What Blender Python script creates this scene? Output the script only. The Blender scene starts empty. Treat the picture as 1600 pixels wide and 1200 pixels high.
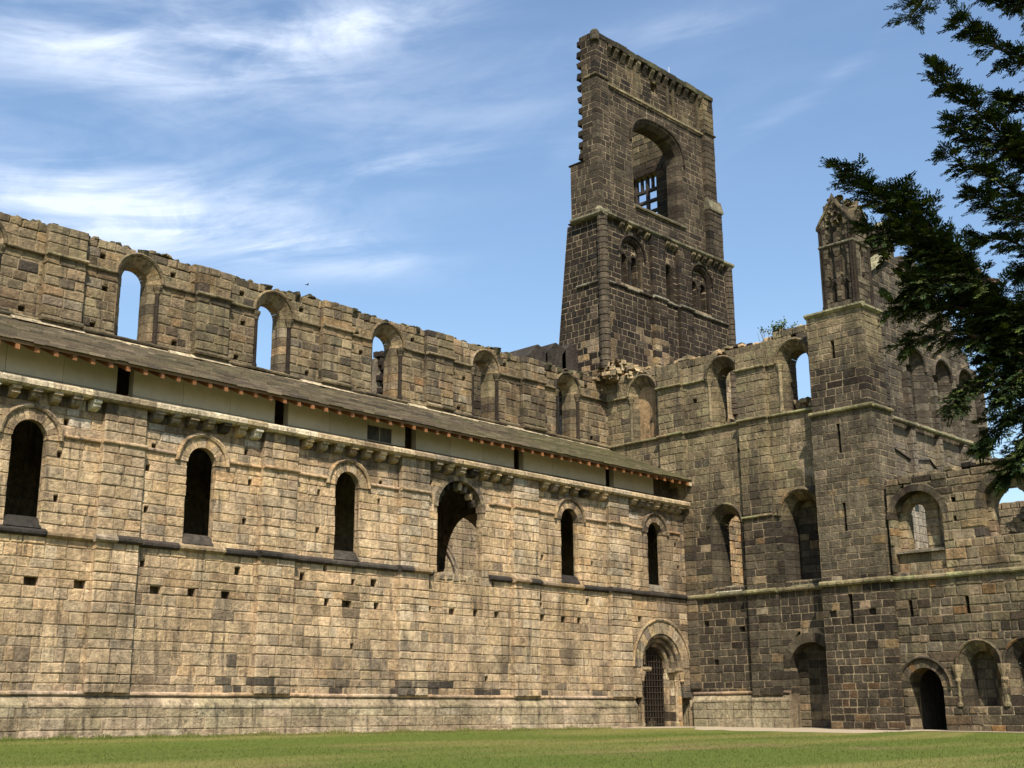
import bpy, math, random
import numpy as np
from mathutils import Vector, Matrix, noise as mnoise

S = bpy.context.scene
COL = S.collection
rng = random.Random(7)

# ------------------------------------------------------------------ camera
CAM = Vector((-42.541, -31.233, 0.46))
YAW, PIT, ROL = math.radians(45.91), math.radians(14.81), math.radians(0.397)
fwd = Vector((math.sin(YAW) * math.cos(PIT), math.cos(YAW) * math.cos(PIT), math.sin(PIT)))
rgt = Vector((math.cos(YAW), -math.sin(YAW), 0))
dwn = fwd.cross(rgt)
r2 = math.cos(ROL) * rgt + math.sin(ROL) * dwn
d2 = -math.sin(ROL) * rgt + math.cos(ROL) * dwn
cam_data = bpy.data.cameras.new('camera')
cam_data.sensor_width = 36
cam_data.lens = 1960.6 / 1600 * 36
cam_data.clip_end = 3000
cam = bpy.data.objects.new('camera', cam_data)
COL.objects.link(cam)
u2 = -d2
cam.matrix_world = Matrix(((r2.x, u2.x, -fwd.x, CAM.x), (r2.y, u2.y, -fwd.y, CAM.y), (r2.z, u2.z, -fwd.z, CAM.z), (0, 0, 0, 1)))
S.camera = cam

# ------------------------------------------------------------------ sun, sky, exposure
SUN_AZ, SUN_EL = math.radians(180 + 38), math.radians(50)      # azimuth clockwise from north (+y)
sun_dir = Vector((math.sin(SUN_AZ) * math.cos(SUN_EL), math.cos(SUN_AZ) * math.cos(SUN_EL), math.sin(SUN_EL)))
sl = bpy.data.lights.new('sun', 'SUN')
sl.energy = 5.0
sl.angle = math.radians(0.5)
sl.color = (1.0, 0.92, 0.79)
so = bpy.data.objects.new('sun', sl)
COL.objects.link(so)
so.rotation_euler = sun_dir.to_track_quat('Z', 'Y').to_euler()
so.location = (-60, -60, 80)

S.view_settings.view_transform = 'Standard'
S.view_settings.look = 'None'
S.view_settings.exposure = 0.54
S.view_settings.gamma = 1
S.view_settings.use_curve_mapping = False

W = bpy.data.worlds.new('World')
S.world = W
W.use_nodes = True
nt = W.node_tree
nt.nodes.clear()


class NB:
    """small helper for node trees"""
    def __init__(s, tree): s.t = tree
    def n(s, typ, **kw):
        nd = s.t.nodes.new(typ)
        ins = kw.pop('ins', {})
        for k, v in kw.items(): setattr(nd, k, v)
        for k, v in ins.items():
            if hasattr(v, 'is_output') or isinstance(v, bpy.types.NodeSocket): s.t.links.new(v, nd.inputs[k])
            else: nd.inputs[k].default_value = v
        return nd
    def math(s, op, a, b=0.0, c=0.0):
        return s.n('ShaderNodeMath', operation=op, ins={0: a, 1: b, 2: c}).outputs[0]
    def dot(s, a, b):
        return s.n('ShaderNodeVectorMath', operation='DOT_PRODUCT', ins={0: a, 1: b}).outputs['Value']
    def mix(s, f, a, b, blend='MIX'):
        nd = s.n('ShaderNodeMix', data_type='RGBA', blend_type=blend)
        for i, v in ((0, f), (6, a), (7, b)):
            if isinstance(v, bpy.types.NodeSocket): s.t.links.new(v, nd.inputs[i])
            else: nd.inputs[i].default_value = v if i == 0 else (*v[:3], 1)
        return nd.outputs[2]
    def noise(s, vec, scale, detail=4, rough=.55, dist=0.0):
        return s.n('ShaderNodeTexNoise', ins={'Vector': vec, 'Scale': scale, 'Detail': detail, 'Roughness': rough, 'Distortion': dist}).outputs[0]
    def ramp(s, f, lo, hi):
        return s.n('ShaderNodeMapRange', interpolation_type='SMOOTHSTEP', ins={0: f, 1: lo, 2: hi, 3: 0.0, 4: 1.0}).outputs[0]


b = NB(nt)
sky = b.n('ShaderNodeTexSky', sky_type='NISHITA', sun_disc=False, sun_elevation=SUN_EL, sun_rotation=SUN_AZ,
          altitude=50, air_density=1.25, dust_density=1.2, ozone_density=1.2)
tc = b.n('ShaderNodeTexCoord').outputs['Generated']
dvec = b.n('ShaderNodeVectorMath', operation='NORMALIZE', ins={0: tc}).outputs[0]
# cirrus laid out on the sky sphere: s runs round the horizon, t climbs to the zenith
sx = b.dot(dvec, (math.cos(YAW), -math.sin(YAW), 0.0))
tz = b.dot(dvec, (0.0, 0.0, 1.0))
def blob(s0, t0, rs, rt, tilt):
    ds = b.math('SUBTRACT', sx, s0); dt = b.math('SUBTRACT', tz, t0)
    c, s_ = math.cos(tilt), math.sin(tilt)
    p = b.math('ADD', b.math('MULTIPLY', ds, c / rs), b.math('MULTIPLY', dt, s_ / rs))
    q = b.math('ADD', b.math('MULTIPLY', ds, -s_ / rt), b.math('MULTIPLY', dt, c / rt))
    r = b.math('ADD', b.math('MULTIPLY', p, p), b.math('MULTIPLY', q, q))
    return b.math('EXPONENT', b.math('MULTIPLY', r, -1.0))
cv = b.n('ShaderNodeCombineXYZ', ins={0: b.math('SUBTRACT', sx, b.math('MULTIPLY', tz, .35)),
         1: b.math('ADD', tz, b.math('MULTIPLY', sx, -.12)), 2: 0.3}).outputs[0]
cmap = b.n('ShaderNodeMapping', ins={'Vector': cv, 'Scale': (2.2, 13.0, 1.0)}).outputs[0]
cmap2 = b.n('ShaderNodeMapping', ins={'Vector': cv, 'Scale': (9.0, 24.0, 1.0), 'Rotation': (0, 0, .25)}).outputs[0]
n1 = b.noise(cmap, 1.6, 8, .6, .9)
n2 = b.noise(cmap2, 1.3, 8, .62, .7)
fib = b.math('ADD', b.math('MULTIPLY', n1, .65), b.math('MULTIPLY', n2, .35))
SKY_BLOBS = [  # centre s, t, radii, tilt, weight
    (-.275, .37, .125, .028, .02, 1.5), (-.16, .355, .085, .016, -.10, .9), (-.34, .35, .12, .03, 0, .7),
    (-.30, .475, .16, .022, .03, .75), (-.13, .505, .10, .017, .22, 1.0), (-.22, .515, .12, .035, .1, .55),
    (-.10, .415, .07, .010, .22, .6), (.12, .505, .06, .010, .1, .32), (-.20, .44, .3, .05, .05, .36), (.24, .46, .08, .006, .5, .22)]
cov = None
for (s0, t0, rs, rt, tl, wt) in SKY_BLOBS:
    m = b.math('MULTIPLY', blob(s0, t0, rs, rt, tl), wt)
    cov = m if cov is None else b.math('ADD', cov, m)
cov = b.math('ADD', cov, b.math('MULTIPLY', b.ramp(b.noise(cmap, .45, 3, .5), .5, .75), .22))
dens = b.math('MULTIPLY', cov, b.ramp(fib, .36, .74))
dens = b.math('MINIMUM', b.math('MULTIPLY', dens, .95), .9)
skyc = b.mix(1.0, sky.outputs[0], (1.05, 1.14, 1.23), 'MULTIPLY')
skyc = b.mix(dens, skyc, (6.6, 7.3, 8.6))
bg = b.n('ShaderNodeBackground', ins={'Color': skyc, 'Strength': 0.105})
out = b.n('ShaderNodeOutputWorld', ins={'Surface': bg.outputs[0]})

# ------------------------------------------------------------------ materials
def new_mat(name):
    m = bpy.data.materials.new(name); m.use_nodes = True
    m.node_tree.nodes.clear()
    return m, NB(m.node_tree)

def stone_material():
    m, b = new_mat('weathered_sandstone')
    tint = b.n('ShaderNodeAttribute', attribute_name='tint').outputs['Color']
    pos = b.n('ShaderNodeNewGeometry').outputs['Position']
    st = b.n('ShaderNodeMapping', ins={'Vector': pos, 'Scale': (3.0, 3.0, .35)}).outputs[0]
    n_big = b.noise(pos, 1.1, 5, .6)
    n_mid = b.noise(pos, 6.0, 6, .65)
    n_fin = b.noise(pos, 34.0, 5, .7)
    n_str = b.noise(st, 1.6, 5, .6)
    k = b.math('ADD', b.math('MULTIPLY', b.ramp(n_mid, .30, .70), .62), b.math('MULTIPLY', b.ramp(n_fin, .25, .75), .50))
    k = b.math('ADD', b.math('MULTIPLY', b.ramp(n_big, .32, .68), .34), k)
    k = b.math('ADD', k, .27)
    grime = b.ramp(b.noise(b.n('ShaderNodeMapping', ins={'Vector': pos, 'Scale': (.8, .8, .45)}).outputs[0], .9, 6, .68), .40, .68)
    k = b.math('MULTIPLY', k, b.math('SUBTRACT', 1.10, b.math('MULTIPLY', grime, .42)))
    c = b.mix(1.0, tint, b.n('ShaderNodeCombineColor', ins={0: k, 1: k, 2: k}).outputs[0], 'MULTIPLY')
    soot = b.math('MAXIMUM', b.math('MULTIPLY', b.ramp(n_str, .50, .68), b.ramp(n_mid, .36, .58)), b.math('MULTIPLY', b.ramp(b.noise(pos, 2.7, 6, .72), .56, .68), .8))
    c = b.mix(b.math('MULTIPLY', soot, .82), c, (.035, .03, .025))
    lich = b.ramp(b.noise(pos, 9.0, 4, .7, .4), .66, .76)
    c = b.mix(b.math('MULTIPLY', lich, .10), c, (.42, .39, .28))
    h = b.math('ADD', b.math('MULTIPLY', n_fin, .5), b.math('MULTIPLY', b.noise(pos, 11, 5, .65), 1.2))
    bump = b.n('ShaderNodeBump', ins={'Strength': .9, 'Distance': .06, 'Height': h})
    bs = b.n('ShaderNodeBsdfPrincipled', ins={'Base Color': c, 'Roughness': .93, 'Normal': bump.outputs[0]})
    bs.inputs['Specular IOR Level'].default_value = .15
    b.n('ShaderNodeOutputMaterial', ins={'Surface': bs.outputs[0]})
    return m

def plain_material(name, rough=.8, var=.5, scale=14.0, bump=.3, spec=.2, stretch=(1, 1, 1)):
    m, b = new_mat(name)
    tint = b.n('ShaderNodeAttribute', attribute_name='tint').outputs['Color']
    pos = b.n('ShaderNodeNewGeometry').outputs['Position']
    mp = b.n('ShaderNodeMapping', ins={'Vector': pos, 'Scale': stretch}).outputs[0]
    n = b.noise(mp, scale, 6, .65)
    k = b.math('ADD', b.math('MULTIPLY', n, 2 * var), 1 - var)
    c = b.mix(1.0, tint, b.n('ShaderNodeCombineColor', ins={0: k, 1: k, 2: k}).outputs[0], 'MULTIPLY')
    bp = b.n('ShaderNodeBump', ins={'Strength': bump, 'Distance': .02, 'Height': n})
    bs = b.n('ShaderNodeBsdfPrincipled', ins={'Base Color': c, 'Roughness': rough, 'Normal': bp.outputs[0]})
    bs.inputs['Specular IOR Level'].default_value = spec
    b.n('ShaderNodeOutputMaterial', ins={'Surface': bs.outputs[0]})
    return m

M_STONE = stone_material()
M_WOOD = plain_material('rafter_timber', .7, .35, 9, .2, .2, (1, .15, 1))
M_SLATE = plain_material('stone_slate', .95, .55, 22, .7, .1)
M_RENDER = plain_material('attic_blockwork', .95, .22, 3.0, .15, .1)
M_IRON = plain_material('rusted_iron', .6, .3, 30, .2, .4)
M_BARK = plain_material('conifer_bark', .95, .5, 18, .8, .1)
M_PLANT = plain_material('shrub_leaf', .7, .4, 20, .1, .2)
M_FEATHER = plain_material('dark_feather', .7, .2, 20, .1, .2)

def ground_z(x, y):
    dy = min(max(0.0, -y), 45.0); dx = min(max(0.0, -x), 60.0)
    ss = lambda t: (lambda q: q * q * (3 - 2 * q))(min(max(t, 0.0), 1.0))
    return -(0.012 + 0.0006 * dx) * dy - .15 * ss((-x - .2) / 2.6) * ss((-y - .3) / 3.2)

# ------------------------------------------------------------------ building things out of parts
def tri_area_px(vs):
    """rough share of the picture one piece takes, for ranking"""
    c = sum(vs, Vector()) / len(vs)
    d = c - CAM
    z = d.dot(fwd)
    if z < 1: return -1
    xs = [((v - CAM).dot(r2) / max(.5, (v - CAM).dot(fwd)), (v - CAM).dot(d2) / max(.5, (v - CAM).dot(fwd))) for v in vs]
    px = [(800 + 1960.6 * a, 600 + 1960.6 * bb) for a, bb in xs]
    cx = sum(p[0] for p in px) / len(px); cy = sum(p[1] for p in px) / len(px)
    if not (-10 < cx < 1610 and -10 < cy < 1210): return -1
    ar = 0
    for i in range(len(px)):
        x0, y0 = px[i]; x1, y1 = px[(i + 1) % len(px)]
        ar += x0 * y1 - x1 * y0
    return abs(ar) / 2

class Thing:
    def __init__(s, name, label, cat, loc, group=None):
        o = bpy.data.objects.new(name, None); COL.objects.link(o)
        o.location = loc; o.empty_display_size = .5
        o['label'] = label; o['category'] = cat; o['kind'] = 'thing'
        if group: o['group'] = group
        s.root = o; s.loc = Vector(loc); s.stones = []; s.bulk = {}
    def mesh(s, name, vf, mat, parent=None, kind=None, smooth=False):
        """vf: list of (verts, faces, rgb) joined into one mesh object"""
        V, F, C = [], [], []
        for vs, fs, c in vf:
            o = len(V)
            V += [tuple(Vector(v) - s.loc) for v in vs]
            F += [tuple(i + o for i in f) for f in fs]
            C += [(*c, 1.0)] * len(vs)
        me = bpy.data.meshes.new(name)
        me.from_pydata(V, [], F)
        a = me.color_attributes.new('tint', 'FLOAT_COLOR', 'POINT')
        a.data.foreach_set('color', np.array(C, dtype=np.float32).ravel())
        me.materials.append(mat)
        if smooth: me.polygons.foreach_set('use_smooth', [True] * len(me.polygons))
        ob = bpy.data.objects.new(name, me); COL.objects.link(ob)
        ob.parent = parent or s.root
        if kind: ob['kind'] = kind
        return ob
    def add_stone(s, vs, fs, c):
        s.stones.append((vs, fs, c))
    def add_bulk(s, name, vs, fs, c, mat=None):
        s.bulk.setdefault((name, (mat or M_STONE).name), []).append((vs, fs, c))
    def finish(s, limit=300, name='stone', rest='stonework'):
        rank = sorted(((tri_area_px([Vector(v) for v in vs[:4]]), i) for i, (vs, fs, c) in enumerate(s.stones)), reverse=True)
        big = {i for a, i in rank[:limit] if a > 25}
        for i in sorted(big): s.mesh(name, [s.stones[i]], M_STONE)
        left = [st for i, st in enumerate(s.stones) if i not in big]
        if left: s.mesh(rest, left, M_STONE, kind='stuff')
        for (nm, mt), lst in s.bulk.items():
            s.mesh(nm, lst, bpy.data.materials[mt], kind='stuff' if len(lst) > 40 else None)

def jit(a): return rng.uniform(-a, a)

class Frame:
    """wall plane: u along, v up, w outwards"""
    def __init__(s, O, U):
        s.O = Vector(O); s.U = Vector(U); s.N = s.U.cross(Vector((0, 0, 1)))
    def p(s, u, v, w=0.0): return s.O + s.U * u + Vector((0, 0, v)) + s.N * w
    def off(s, w): return Frame(s.O + s.N * w, s.U)

def box(F, u0, u1, v0, v1, w0, w1, j=0.0):
    vs = [F.p(u + jit(j), v + jit(j), w + jit(j)) for w in (w0, w1) for (u, v) in ((u0, v0), (u1, v0), (u1, v1), (u0, v1))]
    fs = [(3, 2, 1, 0), (4, 5, 6, 7), (0, 1, 5, 4), (1, 2, 6, 5), (2, 3, 7, 6), (3, 0, 4, 7)]
    return vs, fs

def prism(F, poly, axis, a0, a1):
    """poly of (p, w) swept along u (axis 'u', p = v) or along v (axis 'v', p = u)"""
    n = len(poly); vs = []
    for a in (a0, a1):
        for (p, w) in poly: vs.append(F.p(a, p, w) if axis == 'u' else F.p(p, a, w))
    fs = [tuple(range(n)), tuple(range(2 * n - 1, n - 1, -1))]
    for i in range(n): j = (i + 1) % n; fs.append((j, i, n + i, n + j))
    return vs, fs

def stone_geo(F, q, front, back, ch, j):
    """ashlar block: q = four (u, v) corners of the face"""
    cu = sum(p[0] for p in q) / 4; cv = sum(p[1] for p in q) / 4
    t1, t2 = jit(.0025), jit(.0025)
    qq = [(u + jit(j), v + jit(j)) for u, v in q]
    hw = max(.05, abs(q[1][0] - q[0][0]) / 2); hh = max(.05, abs(q[3][1] - q[0][1]) / 2)
    vs = []
    for (u, v) in qq:
        a = 1 if u > cu else -1; e = 1 if v > cv else -1
        vs.append(F.p(u - a * min(ch, hw * .45), v - e * min(ch, hh * .45), front + t1 * a + t2 * e))
    for (u, v) in qq: vs.append(F.p(u, v, front - ch * .9))
    for (u, v) in qq: vs.append(F.p(u, v, back))
    fs = [(0, 1, 2, 3)]
    for k in (0, 4):
        for i in range(4):
            i2 = (i + 1) % 4
            fs.append((k + 4 + i, k + 4 + i2, k + i2, k + i))
    return vs, fs

class Opening:
    """arched or square hole; a, b = half width and rise of the inner curve, rf / re = offsets of face edge and extrados"""
    def __init__(s, uc, bot, spring, a, b=None, rf=0.0, re=0.0, sd=0.0, depth=.8, blind=None, rect=False, hood=0.0, vous=0, ring_col=None, jamb=True, n=2.0):
        s.uc, s.bot, s.spring, s.a = uc, bot, spring, a
        s.b = a if b is None else b
        s.rf, s.re, s.sd, s.depth, s.blind, s.rect, s.hood, s.vous = rf, re, sd, depth, blind, rect, hood, vous
        s.ring_col = ring_col; s.jamb = jamb; s.n = n
    def top(s, off): return s.spring if s.rect else s.spring + s.b + off
    def hw(s, v, off):
        if s.rect or v <= s.spring: return s.a + off
        t = (v - s.spring) / (s.b + off)
        return (s.a + off) * max(0.0, 1 - t ** s.n) ** (1 / s.n)

def row_spans(v0, v1, uL, uR, ops, offs):
    """free spans of one course as (a0, b0, a1, b1, opening at left, opening at right)"""
    spans = [(uL(v0), uR(v0), uL(v1), uR(v1), None, None)]
    for o in ops:
        fo, lo = offs(o)
        tp = o.top(fo)
        if v1 <= o.bot + .01 or v0 >= tp - .01: continue
        below = v1 <= o.spring + .02 and not o.rect
        of = lo if below else fo
        h0 = o.hw(max(v0, o.bot), of); h1 = o.hw(min(v1, tp - .012), of)
        if h0 - h1 > .9 * (v1 - v0): h1 = h0 - .9 * (v1 - v0)
        new = []
        for (a0, b0, a1, b1, L, R) in spans:
            if b0 <= o.uc - h0 or a0 >= o.uc + h0: new.append((a0, b0, a1, b1, L, R)); continue
            if o.uc - h0 > a0 + .03: new.append((a0, o.uc - h0, a1, o.uc - h1, L, o))
            if b0 > o.uc + h0 + .03: new.append((o.uc + h0, b0, o.uc + h1, b1, o, R))
        spans = new
    return spans

def make_courses(z0, z1, lo, hi, breaks=()):
    zs = [z0]
    stops = sorted(set([x for x in breaks if z0 < x < z1] + [z1]))
    for s_ in stops:
        n = max(1, round((s_ - zs[-1]) / ((lo + hi) / 2)))
        ws = [rng.uniform(lo, hi) for _ in range(n)]
        k = (s_ - zs[-1]) / sum(ws); z = zs[-1]
        for w_ in ws: z += w_ * k; zs.append(z)
        zs[-1] = s_
    return zs

def masonry(T, F, zs, uL, uR, ops, col, mort, wlo=.35, whi=.75, joint=.018, proud=(.012, .045), ch=.02, j=.008,
            thick=.9, top=None, endL=None, endR=None, par=0, core=True, depth=.06, ruin=0.0, core_w=-.006, core_name='wall_core', stones=True):
    fl = uL if callable(uL) else (lambda v: uL)
    for o in ops:                                  # square putlog holes sit in one course
        if o.rect and o.spring - o.bot < .4 and o.a < .3:
            m = (o.bot + o.spring) / 2; h_ = o.spring - o.bot
            for z0_, z1_ in zip(zs, zs[1:]):
                if z0_ <= m < z1_:
                    o.bot, o.spring = z0_ + .004, min(z1_ - .004, z0_ + max(h_, .18))
                    if z1_ - o.spring > .05:
                        vs, fs = stone_geo(F, [(o.uc - o.a - .01, o.spring + .01), (o.uc + o.a + .01, o.spring + .01), (o.uc + o.a + .01, z1_ - .008), (o.uc - o.a - .01, z1_ - .008)], proud[0] + .012, -.25, ch, j)
                        T.add_stone(vs, fs, col(o.uc, m))
                    break
    fr = uR if callable(uR) else (lambda v: uR)
    for ci in range(len(zs) - 1 if stones else 0):
        v0, v1 = zs[ci], zs[ci + 1]
        spans = row_spans(v0, v1, fl, fr, ops, lambda o: ((o.re if o.re else 0), (o.rf if not o.rect else 0)))
        odd = int(round(v0 * 1000)) % 2
        for si, (a0, b0, a1, b1, L, R) in enumerate(spans):
            dl = dr = None
            if L is None and endL and si == 0:
                if odd: dl = endL; a0 -= .02; a1 -= .02
                else: a0 += endL; a1 += endL
            if R is None and endR and si == len(spans) - 1:
                if not odd: dr = endR; b0 += .02; b1 += .02
                else: b0 -= endR; b1 -= endR
            length = b0 - a0
            if length < .06: continue
            n = max(1, round(length / rng.uniform(wlo + .08, whi)))
            ws = [rng.uniform(wlo, whi) for _ in range(n)]
            k = length / sum(ws)
            cuts = [a0]
            for w_ in ws: cuts.append(cuts[-1] + w_ * k)
            for i in range(n):
                l0, r0 = cuts[i], cuts[i + 1]
                l1, r1 = (a1 if i == 0 else l0), (b1 if i == n - 1 else r0)
                if l1 > r1 - .05: l1 = r1 - .05
                um = (l0 + r0) / 2
                deep = depth
                if top is not None:
                    tp = top(um)
                    if v1 > tp + .09: continue
                    if v1 > tp - .75: deep = thick
                if ruin and rng.random() < ruin: continue
                g = joint / 2
                if i == 0 and dl: deep = max(deep, dl)
                if i == n - 1 and dr: deep = max(deep, dr)
                if i == 0 and L is not None and not L.rf: deep = max(deep, L.depth * .95)
                if i == n - 1 and R is not None and not R.rf: deep = max(deep, R.depth * .95)
                fr_w = rng.uniform(*proud)
                vs, fs = stone_geo(F, [(l0 + g, v0 + g), (r0 - g, v0 + g), (r1 - g, v1 - g), (l1 + g, v1 - g)], fr_w, -deep, ch * rng.uniform(.6, 1.5), j)
                T.add_stone(vs, fs, col(um, (v0 + v1) / 2))
    if core:
        rows = [zs[0]]
        while rows[-1] < zs[-1] - .16: rows.append(rows[-1] + .15)
        rows.append(zs[-1])
        ext = [x for o in ops for x in ([o.bot, o.spring] if zs[0] < o.bot < zs[-1] or zs[0] < o.spring < zs[-1] else [])]
        rows = sorted(set([round(x, 3) for x in rows + [e for e in ext if zs[0] < e < zs[-1]]]))
        parts = []
        for v0, v1 in zip(rows, rows[1:]):
            for (a0, b0, a1, b1, L, R) in row_spans(v0, v1, fl, fr, ops, lambda o: ((max(.02, o.rf - .01),) * 2 if not o.rect else (.03, .03))):
                if endL and L is None: a0 += .03; a1 += .03
                if endR and R is None: b0 -= .03; b1 -= .03
                if top is not None:
                    # follow the broken top in short steps
                    if v1 > min(top(a0 + (b0 - a0) * t / 12) for t in range(13)) - .25:
                        n = max(1, int((b0 - a0) / .35))
                        for i in range(n):
                            c0 = a0 + (b0 - a0) * i / n; c1 = a0 + (b0 - a0) * (i + 1) / n
                            if v1 < min(top(c0), top(c1), top((c0 + c1) / 2)) - .22:
                                parts.append((*box(F, c0, c1, v0, v1, core_w - thick, core_w), mort))
                        continue
                vs = [F.p(a0, v0, core_w - thick), F.p(b0, v0, core_w - thick), F.p(b1, v1, core_w - thick), F.p(a1, v1, core_w - thick),
                      F.p(a0, v0, core_w), F.p(b0, v0, core_w), F.p(b1, v1, core_w), F.p(a1, v1, core_w)]
                parts.append((vs, [(3, 2, 1, 0), (4, 5, 6, 7), (0, 1, 5, 4), (1, 2, 6, 5), (2, 3, 7, 6), (3, 0, 4, 7)], mort))
        if parts: T.mesh(core_name, parts, M_STONE, kind='stuff')
    for o in (ops if stones else ()): dress(T, F, o, zs, col, core_w, thick)

def dress(T, F, o, zs, col, core_w, thick):
    """splayed jambs, voussoirs, hood and blind back of one opening"""
    if o.blind is not None:
        if not o.rect and o.blind > .25:
            w2 = o.a + .05
            q = make_courses(o.bot, o.top(0), .26, .36)
            for v0, v1 in zip(q, q[1:]):
                n = rng.choice((2, 3)) if o.a < .9 else 4
                for i in range(n):
                    u0 = o.uc - w2 + 2 * w2 * i / n; u1 = o.uc - w2 + 2 * w2 * (i + 1) / n
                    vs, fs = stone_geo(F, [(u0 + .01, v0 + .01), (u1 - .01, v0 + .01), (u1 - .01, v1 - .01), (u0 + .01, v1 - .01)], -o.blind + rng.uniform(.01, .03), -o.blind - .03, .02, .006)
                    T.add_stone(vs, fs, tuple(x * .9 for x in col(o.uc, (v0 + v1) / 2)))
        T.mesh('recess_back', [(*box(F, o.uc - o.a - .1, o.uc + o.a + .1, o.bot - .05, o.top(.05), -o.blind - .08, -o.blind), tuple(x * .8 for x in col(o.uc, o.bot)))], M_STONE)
    if o.rect: return
    if o.rf and o.jamb:
        ys = [z for z in zs if o.bot + .02 < z < o.spring - .04]
        ys = [o.bot] + ys + [o.spring]
        for v0, v1 in zip(ys, ys[1:]):
            for sg in (-1, 1):
                a, f = o.uc + sg * o.a, o.uc + sg * (o.a + o.rf)
                g = .008; e = jit(.012)
                poly = [(a + e * .4, -o.depth), (a + e * .4, -o.sd + e), (f, .018 + abs(e)), (f, -o.depth)]
                if sg < 0: poly = poly[::-1]
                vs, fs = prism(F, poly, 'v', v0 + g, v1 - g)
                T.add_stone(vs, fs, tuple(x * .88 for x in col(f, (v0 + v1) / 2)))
    if o.vous:
        ring(T, F, o, [(0, -o.depth), (0, -o.sd), (o.rf, .03), (o.re, .03), (o.re, -.15)] if o.rf else [(0, -o.depth), (0, .03), (o.re, .03), (o.re, -.15)],
             o.vous, 'voussoir', o.ring_col or (lambda: col(o.uc + jit(.5), o.spring + o.b)))
    if o.hood:
        r = o.re - .01
        ring(T, F, o, [(r, -.03), (r, .09), (r + o.hood * .5, .13), (r + o.hood, .08), (r + o.hood, -.03)], max(5, o.vous // 2), 'hood_mould',
             lambda: tuple(x * .9 for x in col(o.uc + jit(.5), o.spring + o.b)))

def ring(T, F, o, poly, n, name, colf, th0=0.0, th1=math.pi, sub=2):
    for i in range(n):
        g = .004 if name == 'hood_mould' else .006 / max(.3, o.a + .2)
        t0 = th0 + (th1 - th0) * i / n + g; t1 = th0 + (th1 - th0) * (i + 1) / n - g
        k = len(poly); vs = []; dj = jit(.01)
        for s_ in range(sub + 1):
            t = t0 + (t1 - t0) * s_ / sub
            for (off, w) in poly:
                ct, st_ = math.cos(t), max(0.0, math.sin(t)); e = 2 / o.n
                vs.append(F.p(o.uc + (o.a + off) * math.copysign(abs(ct) ** e, ct), o.spring + (o.b + off) * st_ ** e, w + (dj if w > -.1 else 0)))
        fs = [tuple(range(k - 1, -1, -1)), tuple(range(k * sub, k * (sub + 1)))]
        for s_ in range(sub):
            for q in range(k):
                q2 = (q + 1) % k
                fs.append((s_ * k + q, s_ * k + q2, (s_ + 1) * k + q2, (s_ + 1) * k + q))
        T.mesh(name, [(vs, fs, colf())], M_STONE)

def course_mould(T, F, u0, u1, poly, colf, name='string_course', ln=1.1, gap=.008):
    """moulded course laid in blocks along u; poly of (v, w)"""
    n = max(1, round((u1 - u0) / ln))
    cuts = [u0 + (u1 - u0) * (i + (jit(.18) if 0 < i < n else 0)) / n for i in range(n + 1)]
    for a, c in zip(cuts, cuts[1:]):
        dv, dw = jit(.008), jit(.01)
        vs, fs = prism(F, [(v + dv, w + (dw if w > .02 else 0)) for v, w in poly][::-1], 'u', a + gap / 2, c - gap / 2)
        T.mesh(name, [(vs, fs, colf((a + c) / 2))], M_STONE)

def roll(v0, v1, out, base=0.0):
    h = v1 - v0
    return [(v0, base - .04), (v0 + h * .08, base + out * .75), (v0 + h * .35, base + out), (v0 + h * .65, base + out), (v0 + h * .95, base + out * .6), (v1, base - .04)]

def lathe(c0, axis_z, prof, n=10):
    """prof of (r, z) revolved round a vertical axis at c0"""
    vs, fs = [], []
    for (r, z) in prof:
        for i in range(n): a = 2 * math.pi * i / n; vs.append(Vector((c0[0] + r * math.cos(a), c0[1] + r * math.sin(a), z)))
    m = len(prof)
    for k in range(m - 1):
        for i in range(n): i2 = (i + 1) % n; fs.append((k * n + i, k * n + i2, (k + 1) * n + i2, (k + 1) * n + i))
    fs.append(tuple(range(n - 1, -1, -1))); fs.append(tuple(range((m - 1) * n, m * n)))
    return vs, fs

# ------------------------------------------------------------------ stone colours (what the stone itself is: bed, soot crust, lichen)
def pick(pal):
    r = rng.random() * sum(p[0] for p in pal)
    for w_, c in pal:
        r -= w_
        if r <= 0: break
    k = rng.uniform(.86, 1.14)
    return tuple(min(.8, x * k * rng.uniform(.97, 1.03)) for x in c)

def fbm(u, v, s=1.0, seed=0.0): return mnoise.noise(Vector((u * s + seed, v * s - seed, seed * .37)))
def lerp(a, c, t): return tuple(x + (y - x) * t for x, y in zip(a, c))

TAN = [(6, (.425, .300, .168)), (3, (.455, .335, .20)), (3, (.405, .275, .142)), (2, (.375, .285, .185)), (.8, (.48, .385, .26)), (.5, (.31, .25, .18)), (.5, (.41, .25, .115))]
GREY = [(4, (.31, .232, .142)), (3, (.255, .195, .125)), (1.5, (.20, .158, .11)), (2, (.35, .255, .148)), (.5, (.135, .11, .082))]
SOOT = [(5, (.036, .0265, .018)), (3, (.028, .021, .015)), (2, (.050, .037, .025)), (.7, (.075, .056, .036)), (.6, (.021, .017, .014))]
OLIVE = [(5, (.215, .170, .095)), (3, (.19, .15, .085)), (2, (.245, .195, .112)), (.8, (.145, .115, .07)), (.4, (.10, .08, .055)), (.4, (.29, .225, .135))]
BLACK = [(1, (.036, .031, .026)), (1, (.058, .048, .038))]

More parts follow.
